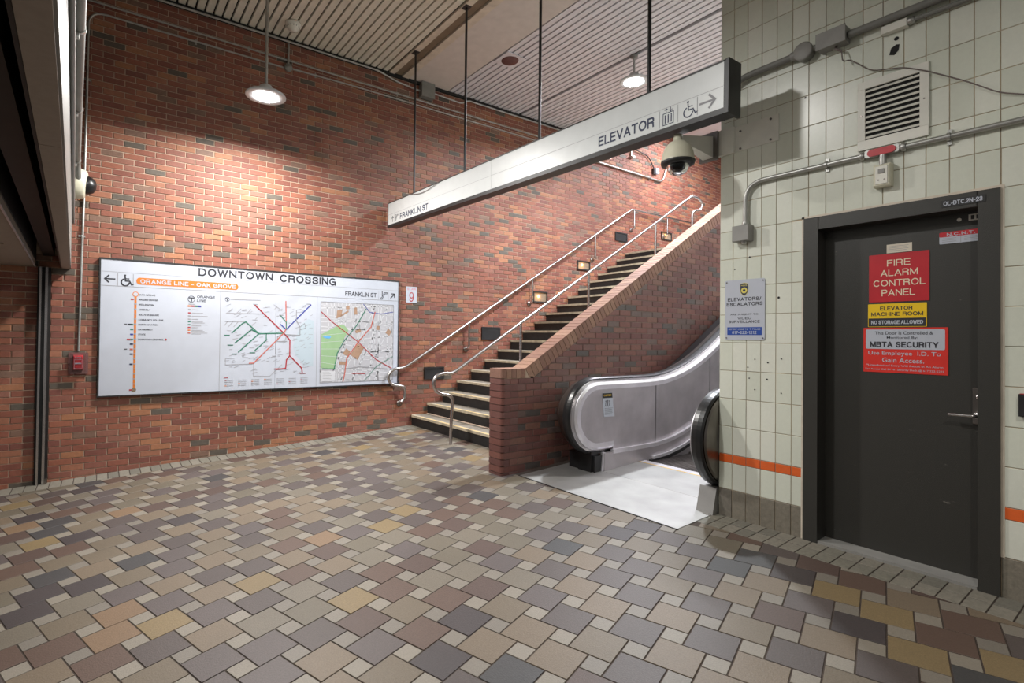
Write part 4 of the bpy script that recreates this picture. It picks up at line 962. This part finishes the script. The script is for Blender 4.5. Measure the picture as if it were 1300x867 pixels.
for x in (3.325, 3.482): b.line([(x, 2.095), (x, 2.21)], .003, n1)
b.build('dividing_lines', mp)
def arrow(b, u, v, w, ang, lw, n):
    c, s = math.cos(math.radians(ang)), math.sin(math.radians(ang))
    R = lambda x, y: (u+(x*c-y*s)*w, v+(x*s+y*c)*w)
    b.line([R(-.5, 0), R(.42, 0)], lw, n); b.line([R(.12, .40), R(.5, 0)], lw, n); b.line([R(.12, -.40), R(.5, 0)], lw, n)
def wheelchair(b, u, v, h, lw, n):
    P = lambda x, y: (u+x*h, v+y*h)
    b.disc(*P(.38, .92), .075*h, n, None, 14); b.line([P(.38, .80), P(.42, .42), P(.72, .42), P(.88, .10), P(.99, .16)], lw, n); b.line([P(.40, .62), P(.66, .62)], lw*.8, n)
    b.arc(*P(.40, .30), .30*h, 115, 350, lw, n)
def escal(b, u, v, h, lw, n):
    P = lambda x, y: (u+x*h, v+y*h)
    b.line([P(.05, .05), P(.28, .05), P(.68, .72), P(.95, .72), P(.98, .86), P(.60, .86), P(.22, .20), P(.05, .20)], lw, n, True); b.disc(*P(.30, .92), .07*h, n, None, 10); b.line([P(.30, .80), P(.30, .45)], lw*1.3, n)
b = MB('ink', fm); arrow(b, .085, 2.157, .09, 180, .014, n1); wheelchair(b, .180, 2.09, .125, .014, n1); escal(b, 3.345, 2.095, .12, .008, n1); arrow(b, 3.55, 2.155, .085, 45, .015, n1); b.build('pictograms', mp)
b = MB('orange', fm); b.rrect(.335, 2.112, 1.415, 2.190, .036, n1); pl = b.build('orange_pill', mp)
MB('white', fm).text('ORANGE LINE - OAK GROVE', .372, 2.126, 1.385, 2.174, n3, .02).build('lettering', pl)
# line diagram
ld = MB('orange', fm); ld.line([(.330, 1.985), (.330, .93)], .022, n1)
ld.disc(.33, 2.0, .030, n1); ld.m('white'); ld.disc(.33, 2.0, .022, n2)
ld.m('greyink')
for z in [1.946-.056*i for i in range(18)]: ld.line([(.324, z), (.336, z)], .012, n2)
ld.m('brown'); ld.disc(.33, .928, .022, n3)
for i, z in enumerate((1.942, 1.660, 1.605, 1.549, 1.492, 1.44, 1.382, 1.328, 1.215, .928)):
    ld.m(['redink', 'greenink', 'greenink', 'blueink', 'greenink', 'navy', 'pinkink', 'navy', 'navy', 'redink'][i]); ld.line([(.292, z), (.305, z)], .016, n2)
ld.m('ink'); ld.line([(.27, 1.66), (.29, 1.66)], .016, n2); ld.line([(.232, 1.663), (.25, 1.663)], .008, n2); ld.m('redink'); ld.line([(.262, 1.492), (.282, 1.492)], .016, n2); ld.disc(.635, 1.493, .012, n2); ld.m('ink'); ld.line([(.235, 1.384), (.255, 1.384)], .008, n2)
for s, z, w_ in (('OAK GROVE', 1.997, .16), ('MALDEN CENTER', 1.942, .185), ('WELLINGTON', 1.886, .145), ('ASSEMBLY', 1.829, .115), ('SULLIVAN SQUARE', 1.771, .20), ('COMMUNITY COLLEGE', 1.715, .245), ('NORTH STATION', 1.660, .19), ('HAYMARKET', 1.604, .14), ('STATE', 1.549, .07), ('DOWNTOWN CROSSING', 1.492, .25)):
    ld.text(s, .362, z-.009, .362+w_, z+.009, n1, .012)
ld.build('line_diagram', mp)
# legend
lg = MB('ink', fm)
def tlogo(b, u, v, r):
    b.m('ink'); b.arc(u, v, r, 0, 360, r*.16, n1, 20); b.line([(u-r*.62, v+r*.38), (u+r*.62, v+r*.38)], r*.34, n1); b.line([(u, v+r*.3), (u, v-r*.62)], r*.34, n1)
tlogo(lg, .895, 1.975, .036); lg.text('ORANGE', .955, 1.992, 1.150, 2.022, n1, .01); lg.text('LINE', .955, 1.947, 1.052, 1.975, n1, .01)
for i, c in enumerate(('orange', 'redink', 'greenink', 'blueink')): lg.m(c); lg.line([(.866+.036*i, 1.892), (.884+.036*i, 1.892)], .018, n1)
for i, z in enumerate((1.851, 1.811, 1.774, 1.737, 1.707, 1.672, 1.639, 1.607, 1.574)):
    lg.m(['greyink', 'redink', 'greyink', 'paleink', 'greenink', 'greenink', 'redink', 'orange', 'pinkink'][i]); lg.line([(.868, z), (.882, z)], .014, n1)
    lg.m('paleink'); lg.line([(.905, z), (.97+.05*((i*7) % 3), z)], .007, n1)
    if i > 3: lg.line([(.905, z-.013), (.96+.04*((i*5) % 3), z-.013)], .006, n1)
lg.m('greyink'); lg.line([(.868, 1.915), (.93, 1.915)], .008, n1)
lg.build('legend', mp)
# system map
sm = MB('palewater', fm); sm.poly([(2.15, 1.56), (2.20, 1.70), (2.30, 1.78), (2.375, 1.76), (2.375, 1.15), (2.26, 1.16), (2.14, 1.30), (2.10, 1.42)][::-1], n1)
tlogo(sm, 1.29, 1.992, .024); sm.m('paleink'); sm.line([(1.33, 1.995), (1.68, 2.0)], .008, n2)
for seg in [[(1.28, 1.823), (1.72, 1.828)], [(1.27, 1.722), (1.50, 1.722)], [(1.28, 1.27), (1.38, 1.27)], [(1.28, 1.19), (1.59, 1.195)], [(1.28, 1.27), (1.28, 1.19)], [(1.29, 1.825), (1.35, 1.88)], [(1.40, 1.825), (1.45, 1.88)], [(1.52, 1.825), (1.57, 1.88)], [(1.30, 1.722), (1.26, 1.67)], [(1.36, 1.722), (1.31, 1.66)], [(1.42, 1.722), (1.37, 1.66)], [(1.88, 1.317), (1.88, 1.475), (1.99, 1.486), (2.01, 1.539)], [(1.61, 1.05), (1.61, 1.2)], [(1.61, 1.041), (1.81, 1.034), (1.96, 1.178)], [(1.85, 1.95), (1.95, 1.88)]]: sm.line(seg, .007, n2)
rnd = random.Random(3)
for i in range(150):
    x = rnd.uniform(1.27, 2.36); z = rnd.uniform(1.05, 1.96); sm.m('paleink'); sm.line([(x, z), (min(2.38, x+rnd.uniform(.02, .06)), z+rnd.uniform(-.004, .03))], .005, n2)
for c, P, w_ in (('greenink', [(1.98, 1.588), (1.67, 1.577), (1.58, 1.627), (1.39, 1.462)], .013), ('greenink', [(1.67, 1.577), (1.51, 1.722), (1.47, 1.70), (1.35, 1.583)], .013), ('greenink', [(1.67, 1.577), (1.43, 1.346)], .013), ('greenink', [(1.76, 1.578), (1.76, 1.495), (1.62, 1.36)], .012), ('greenink', [(2.01, 1.646), (2.01, 1.731), (1.94, 1.81)], .011),
        ('greyink', [(1.98, 1.588), (1.90, 1.54), (1.90, 1.48), (2.02, 1.48)], .010), ('greyink', [(2.0, 1.57), (2.19, 1.563), (2.19, 1.671), (2.14, 1.756), (2.14, 1.886)], .010), ('greyink', [(2.19, 1.671), (2.25, 1.72), (2.27, 1.66), (2.20, 1.64)], .008),
        ('pinkink', [(2.0, 2.0), (2.01, 1.646), (1.98, 1.588), (1.61, 1.205), (1.56, 1.205)], .013), ('blueink', [(2.33, 1.97), (2.01, 1.635), (1.94, 1.698)], .013), ('redink', [(1.62, 1.932), (1.98, 1.588), (2.06, 1.497), (2.06, 1.294), (2.22, 1.13), (2.23, 1.065)], .015), ('redink', [(2.06, 1.294), (2.02, 1.241), (2.01, 1.13), (1.90, 1.12)], .015)):
    sm.m(c); sm.line(P, w_, n3)
sm.m('greenink')
for x, z in ((1.29, 1.552), (1.33, 1.431), (1.38, 1.32), (1.59, 1.335)): sm.line([(x-.025, z), (x+.03, z)], .010, n3)
sm.m('greyink')
for x, z in ((1.86, 1.29), (2.22, 1.50), (2.30, 1.98), (1.62, 1.945), (1.94, 1.82)): sm.line([(x-.02, z), (x+.025, z)], .009, n3)
sm.m('redink'); sm.line([(1.87, 1.125), (1.94, 1.125)], .014, n3); sm.line([(2.20, 1.06), (2.27, 1.06)], .010, n3); sm.line([(1.27, 1.03), (1.31, 1.03)], .008, n2)
for j in range(4):
    for i in range(7):
        x = 1.28+.155*i; sm.m(['redink', 'greyink', 'greyink', 'orange', 'greyink', 'paleink', 'paleink'][(i+j) % 7]); sm.line([(x, .998-.022*j), (x+.014, .998-.022*j)], .008, n2); sm.m('paleink'); sm.line([(x+.022, .998-.022*j), (x+.09, .998-.022*j)], .005, n2)
sm.build('system_map', mp)
# street map
sp = MB('mapgrey', fm); mx0, mx1, mz0, mz1 = 2.470, 3.565, .925, 2.022
sp.poly([(mx0, mz0), (mx1, mz0), (mx1, mz1), (mx0, mz1)], n1)
def cl(P):
    for cc in ((-1, 0, -mx0), (1, 0, mx1), (0, -1, -mz0), (0, 1, mz1)):
        P = clip(P, *cc)
        if len(P) < 3: return []
    return P
def street(a, bb, w_, m, n):
    l = math.hypot(bb[0]-a[0], bb[1]-a[1]); x, y = (bb[0]-a[0])/l*w_/2, (bb[1]-a[1])/l*w_/2
    P = cl([(a[0]+y, a[1]-x), (bb[0]+y, bb[1]-x), (bb[0]-y, bb[1]+x), (a[0]-y, a[1]+x)])
    if P: sp.m(m); sp.poly(P, n)
rnd = random.Random(5)
for i in range(30):
    c = 2.3+i*.06; a = rnd.uniform(-.25, .25); street((c, 2.1), (c+a*.6, .85), rnd.uniform(.006, .014), 'streetwhite', n2)
for i in range(22):
    z = .85+i*.06; a = rnd.uniform(-.22, .22); street((2.4, z), (3.65, z+a), rnd.uniform(.006, .014), 'streetwhite', n2)
for i in range(8): street((2.4+i*.17, .9), (2.9+i*.2, 2.05), .012, 'streetwhite', n2)
sp.m('parkgreen'); sp.poly([(2.48, 1.124), (2.68, 1.108), (2.73, 1.378), (2.87, 1.64), (2.80, 1.718), (2.73, 1.71), (2.48, 1.578)], n3)
sp.m('water'); sp.poly([(2.50, 1.545), (2.54, 1.527), (2.60, 1.523), (2.62, 1.55), (2.57, 1.563)], n4)
for i in range(5): street((2.48, 1.2+.09*i), (2.72+.02*i, 1.16+.11*i), .004, 'streetwhite', n4)
sp.m('bldg')
for P in ([(2.90, 1.297), (3.01, 1.227), (3.11, 1.40), (3.01, 1.458)], [(2.79, 1.31), (2.87, 1.275), (2.90, 1.343), (2.84, 1.389)], [(2.69, 1.80), (2.76, 1.83), (2.78, 1.93), (2.70, 1.91)], [(2.76, 1.83), (2.87, 1.895), (2.865, 1.92), (2.755, 1.85)], [(2.95, 1.86), (3.0, 1.865), (2.99, 1.965), (2.955, 1.96)],
          [(2.74, 1.165), (2.84, 1.16), (2.84, 1.205), (2.74, 1.21)], [(3.29, 1.66), (3.34, 1.65), (3.35, 1.71), (3.30, 1.715)], [(3.44, 1.61), (3.50, 1.57), (3.54, 1.63), (3.48, 1.68)], [(2.98, 1.60), (3.06, 1.62), (3.05, 1.66), (2.97, 1.64)], [(2.83, 1.93), (2.88, 1.935), (2.88, 1.985), (2.83, 1.98)]): sp.poly(P, n3)
sp.m('bldggrey')
for i in range(45):
    x, z = rnd.uniform(2.92, 3.5), rnd.uniform(.98, 1.95); q = rnd.uniform(.008, .022); sp.poly([(x, z), (x+q, z+.006), (x+q-.005, z+q), (x-.004, z+q-.004)], n3)
for c, P, w_ in (('redink', [(2.48, 1.881), (2.63, 1.752), (3.0, 1.492), (3.30, 1.223), (3.54, 1.10)], .012), ('greenink', [(3.13, 1.947), (2.99, 1.711), (2.80, 1.48), (2.71, 1.322), (2.67, 1.115)], .012), ('pinkink', [(3.27, 1.906), (3.21, 1.693), (3.02, 1.481), (2.85, 1.252), (2.82, 1.026), (2.80, .936)], .014),
                 ('blueink', [(3.09, 2.015), (3.19, 1.903), (3.37, 1.886), (3.56, 1.921)], .008), ('greyink', [(2.81, 1.105), (3.05, 1.13), (3.46, 1.09)], .010), ('greenink', [(3.56, 1.268), (3.30, 1.129), (3.12, .93)], .008), ('redink', [(2.93, 1.04), (3.12, 1.03)], .012), ('greenink', [(2.48, 1.112), (2.68, 1.108)], .010)):
    sp.m(c); sp.line(P, w_, n4)
sp.m('streetwhite'); sp.poly([(2.49, .94), (2.68, .94), (2.68, 1.08), (2.49, 1.08)], n4)
sp.m('greyink')
for i in range(6): sp.line([(2.51, 1.06-.02*i), (2.60+.02*(i % 3), 1.06-.02*i)], .004, n4+.0006)
sp.line([(mx0, mz0), (mx1, mz0), (mx1, mz1), (mx0, mz1)], .006, n4, True)
sp.build('street_map', mp)
# stair number sign
t = tag(MB('white', back(D-.009)).rrect(3.79, 2.075, 3.975, 2.316, .006, 0, .006).build('stair_number_sign'), 'small white sign with red STAIR 9 right of the map board', 'sign')
b = MB('pink', back(D-.009)); b.text('STAIR', 3.81, 2.262, 3.955, 2.296, .0068, 0); b.build('lettering', t); MB('redink', back(D-.009)).text('9', 3.843, 2.090, 3.922, 2.232, .0068, -.006).build('numeral', t)

# ============================================================ HANGING SIGN
tl = math.atan(.0110)
hs = thing('hanging_direction_sign', 'long white hanging direction sign with a black edge, slung from four rods', 'sign', (3.5, 4.3, 3.1))
# u runs along -Y from the far end (Y = 6.86) to the near end (Y = 1.90)
fg = Fr((3.42, 6.86, 3.155), (0, -math.cos(tl), -math.sin(tl)), (0, -math.sin(tl), math.cos(tl)))
LG = 4.97
b = MB('black', fg); b.box((0, -.02, -.145), (LG, .325, -.006)); b.box((0, -.03, -.006), (LG, .008, .006)); b.box((0, .318, -.006), (LG, .328, .004)); b.box((-.004, -.03, -.006), (.012, .328, .004)); b.box((LG-.012, -.03, -.006), (LG+.01, .328, .004)); b.build('casing', hs)
MB('black', fg).bbox((LG, -.035, -.15), (LG+.022, .333, .006), .003).build('end_cap', hs)
for a, c in ((.012, 2.43), (2.433, LG-.012)): MB('signwhite', fg).box((a, .008, -.006), (c, .318, .0)).build('face_panel', hs)
def gu(y): return 6.86-y
b = MB('paleink', fg); b.line([(.02, .155), (LG-.02, .155)], .003, .001); b.m('greyink')
for y in (2.39, 2.24, 2.09): b.line([(gu(y), .022), (gu(y), .145)], .004, .001)
for y in (6.655, 6.51): b.line([(gu(y), .022), (gu(y), .145)], .003, .001)
b.build('dividing_lines', hs)
lines_('navy', fg, hs, [('ELEVATOR', gu(2.97), .048, gu(2.435), .127, .001, .012), ('FRANKLIN ST', gu(6.485), .040, gu(5.73), .118, .001, .014)])
b = MB('navy', fg)
u, v = gu(2.36), .030
b.line([(u, v), (u+.085, v), (u+.085, v+.085), (u, v+.085)], .006, .001, True)
for i in range(3): b.disc(u+.018+.0245*i, v+.067, .0055, .001, None, 10); b.line([(u+.018+.0245*i, v+.057), (u+.018+.0245*i, v+.015)], .009, .001)
arrow(b, u+.025, v+.105, .028, 90, .005, .001); arrow(b, u+.062, v+.105, .028, -90, .005, .001)
wheelchair(b, gu(2.205), .030, .115, .009, .001); b.m('greyink'); arrow(b, gu(2.015), .088, .105, 0, .015, .001)
b.m('ink'); arrow(b, gu(6.705), .078, .075, 90, .010, .001); escal(b, gu(6.64), .030, .10, .006, .001); b.build('pictograms', hs)
for y in (6.24, 5.04, 3.775, 2.54):
    zt_ = 3.155+.33+.0110*(y-6.86)
    r = MB('black').tube([(3.5, y, zt_-.02), (3.5, y, 5.44)], .014, 10).build('hanger_rod', hs)
    MB('black').box((3.46, y-.05, 5.425), (3.54, y+.05, 5.44)).build('ceiling_plate', r)
tag(MB('rust').tube(bend([(3.41, 6.3, 3.49), (3.408, 5.85, 3.40), (3.408, 5.4, 3.47), (3.42, 5.2, 3.49)], .2), .004, 6).build('draped_cable'), 'thin dark cable drooping over the top of the hanging sign', 'cable')

# ============================================================ DOME CAMERA AT THE TILE WALL
t = thing('dome_camera', 'cream pan-tilt dome camera on an arm beneath the hanging sign', 'camera', (3.5, 2.26, 2.8), 'security cameras')
cxm, cym = 3.50, 2.29
MB('cream').lathe([(0, .135), (.030, .135), (.032, .085), (.060, .078), (.090, .045), (.107, 0), (.114, -.045), (.118, -.050), (.118, -.060)], (cxm, cym, 2.928), (0, 0, 1), 30).build('housing', t)
MB('black').lathe([(.117, -.060), (.120, -.064), (.114, -.085), (.075, -.088), (0, -.085)], (cxm, cym, 2.928), (0, 0, 1), 30).build('skirt_ring', t)
MB('rubber').lathe([(0, -.088), (.055, -.088), (.055, -.115), (.035, -.135), (0, -.142)], (cxm, cym, 2.928), (0, 0, 1), 22).build('camera_module', t)
MB('smoked').lathe([(.078, -.086), (.078, -.10), (.070, -.128), (.050, -.150), (.025, -.161), (0, -.164)], (cxm, cym, 2.928), (0, 0, 1), 26).build('clear_dome', t)
b = MB('offwhite'); y0, y1 = cym-.022, cym+.022
b.add([(3.51, y0, 3.018), (3.51, y1, 3.018), (3.51, y1, 3.060), (3.51, y0, 3.060), (3.895, y0-.02, 2.965), (3.895, y1+.02, 2.965), (3.895, y1+.02, 3.13), (3.895, y0-.02, 3.13)],
      [(0, 1, 2, 3), (7, 6, 5, 4), (0, 4, 5, 1), (1, 5, 6, 2), (2, 6, 7, 3), (3, 7, 4, 0)], raw=True); b.build('arm', t)
MB('steeldark').box((3.895, 2.215, 2.945), (3.915, 2.36, 3.165)).build('arm_plate', t)
b = MB('offwhite'); b.box((3.915, 2.10, 2.97), (3.943, 2.36, 3.165)); b.build('corner_bracket', t)
b = MB('offwhite', ft); b.slab([(-2.20, 2.972), (-1.792, 2.972), (-1.792, 3.162), (-2.20, 3.162)], 0, .006, .001); b.m('steeldark')
for u, v in ((-1.845, 3.14), (-1.845, 2.992), (-2.06, 2.99), (-2.06, 3.12)): b.disc(u, v, .008, .006, .012, 10)
b.build('wall_plate', t)

# ============================================================ LAMPS
def lamp(label, x, y, z, power, col, R=.19, ztop=5.44, spread=170):
    t = thing('pendant_lamp', label, 'lamp', (x, y, z), 'pendant disc lamps')
    MB('galv').tube([(x, y, z+.10), (x, y, ztop)], .016, 10).build('stem', t)
    MB('greypaint').lathe([(0, 0), (.05, 0), (.05, -.03), (0, -.03)], (x, y, ztop), (0, 0, 1), 16).build('canopy', t)
    MB('lampbody').lathe([(0, .12), (.06, .115), (.08, .07), (.13, .05), (R-.02, .03), (R, .012), (R, 0), (R-.01, -.004), (.128, -.004), (.126, .0)], (x, y, z), (0, 0, 1), 32).build('housing', t)
    MB('lens').lathe([(.126, 0), (.12, -.008), (.06, -.014), (0, -.016)], (x, y, z), (0, 0, 1), 28).build('lens', t)
    l = bpy.data.lights.new('lamp', 'AREA'); l.shape = 'DISK'; l.size = .24; l.energy = power; l.color = col; l.spread = math.radians(spread)
    o = bpy.data.objects.new('lamp_light', l); COL.objects.link(o); place(o, Vector((x, y, z-.022)), t)
    return t
lamp('bright white disc lamp hanging on a stem in front of the brick wall', 1.425, 5.78, 4.095, P_WALL, (1, .97, .93), R=.205)
lamp('bright white disc lamp on a short stem under the slats over the stair', 5.974, 4.578, 5.07, P_LAND, COOL)
lamp('disc lamp above the hall in front of the tiled wall, above the photo', 0.85, 2.95, 4.35, P_NEAR, (1, .98, .95))
lamp('disc lamp above the hall on the left nearer the gate, above the photo', .9, -.6, 3.90, P_NEAR*.5, (1, .95, .87))
# tube light over the landing and one over the escalator
def tubelight(label, x, y0, y1, z, power, col, ztop=None):
    t = thing('strip_light', label, 'light', (x, (y0+y1)/2, z), 'strip lights')
    MB('offwhite').box((x-.07, y0, z), (x+.07, y1, z+.06)).build('housing', t)
    for yy in (y0+.2, y1-.2):
        if ztop: MB('galv').tube([(x, yy, z+.06), (x, yy, ztop)], .01, 8).build('stem', t)
    MB('tube').box((x-.05, y0+.02, z-.012), (x+.05, y1-.02, z)).build('diffuser', t)
    l = bpy.data.lights.new('strip', 'AREA'); l.shape = 'RECTANGLE'; l.size = .1; l.size_y = y1-y0; l.energy = power; l.color = col
    o = bpy.data.objects.new('strip_light_source', l); COL.objects.link(o); place(o, Vector((x, (y0+y1)/2, z-.02)), t)
tubelight('white strip light on the raised ceiling over the landing behind the sign', 10.03, 3.6, 6.35, 6.01, P_TUBE, (.93, .94, 1.0))
tubelight('strip light on the raised ceiling over the escalator, hidden behind the tiled wall', 8.7, 2.7, 3.8, 6.01, P_ESC, (.90, .88, 1.0))
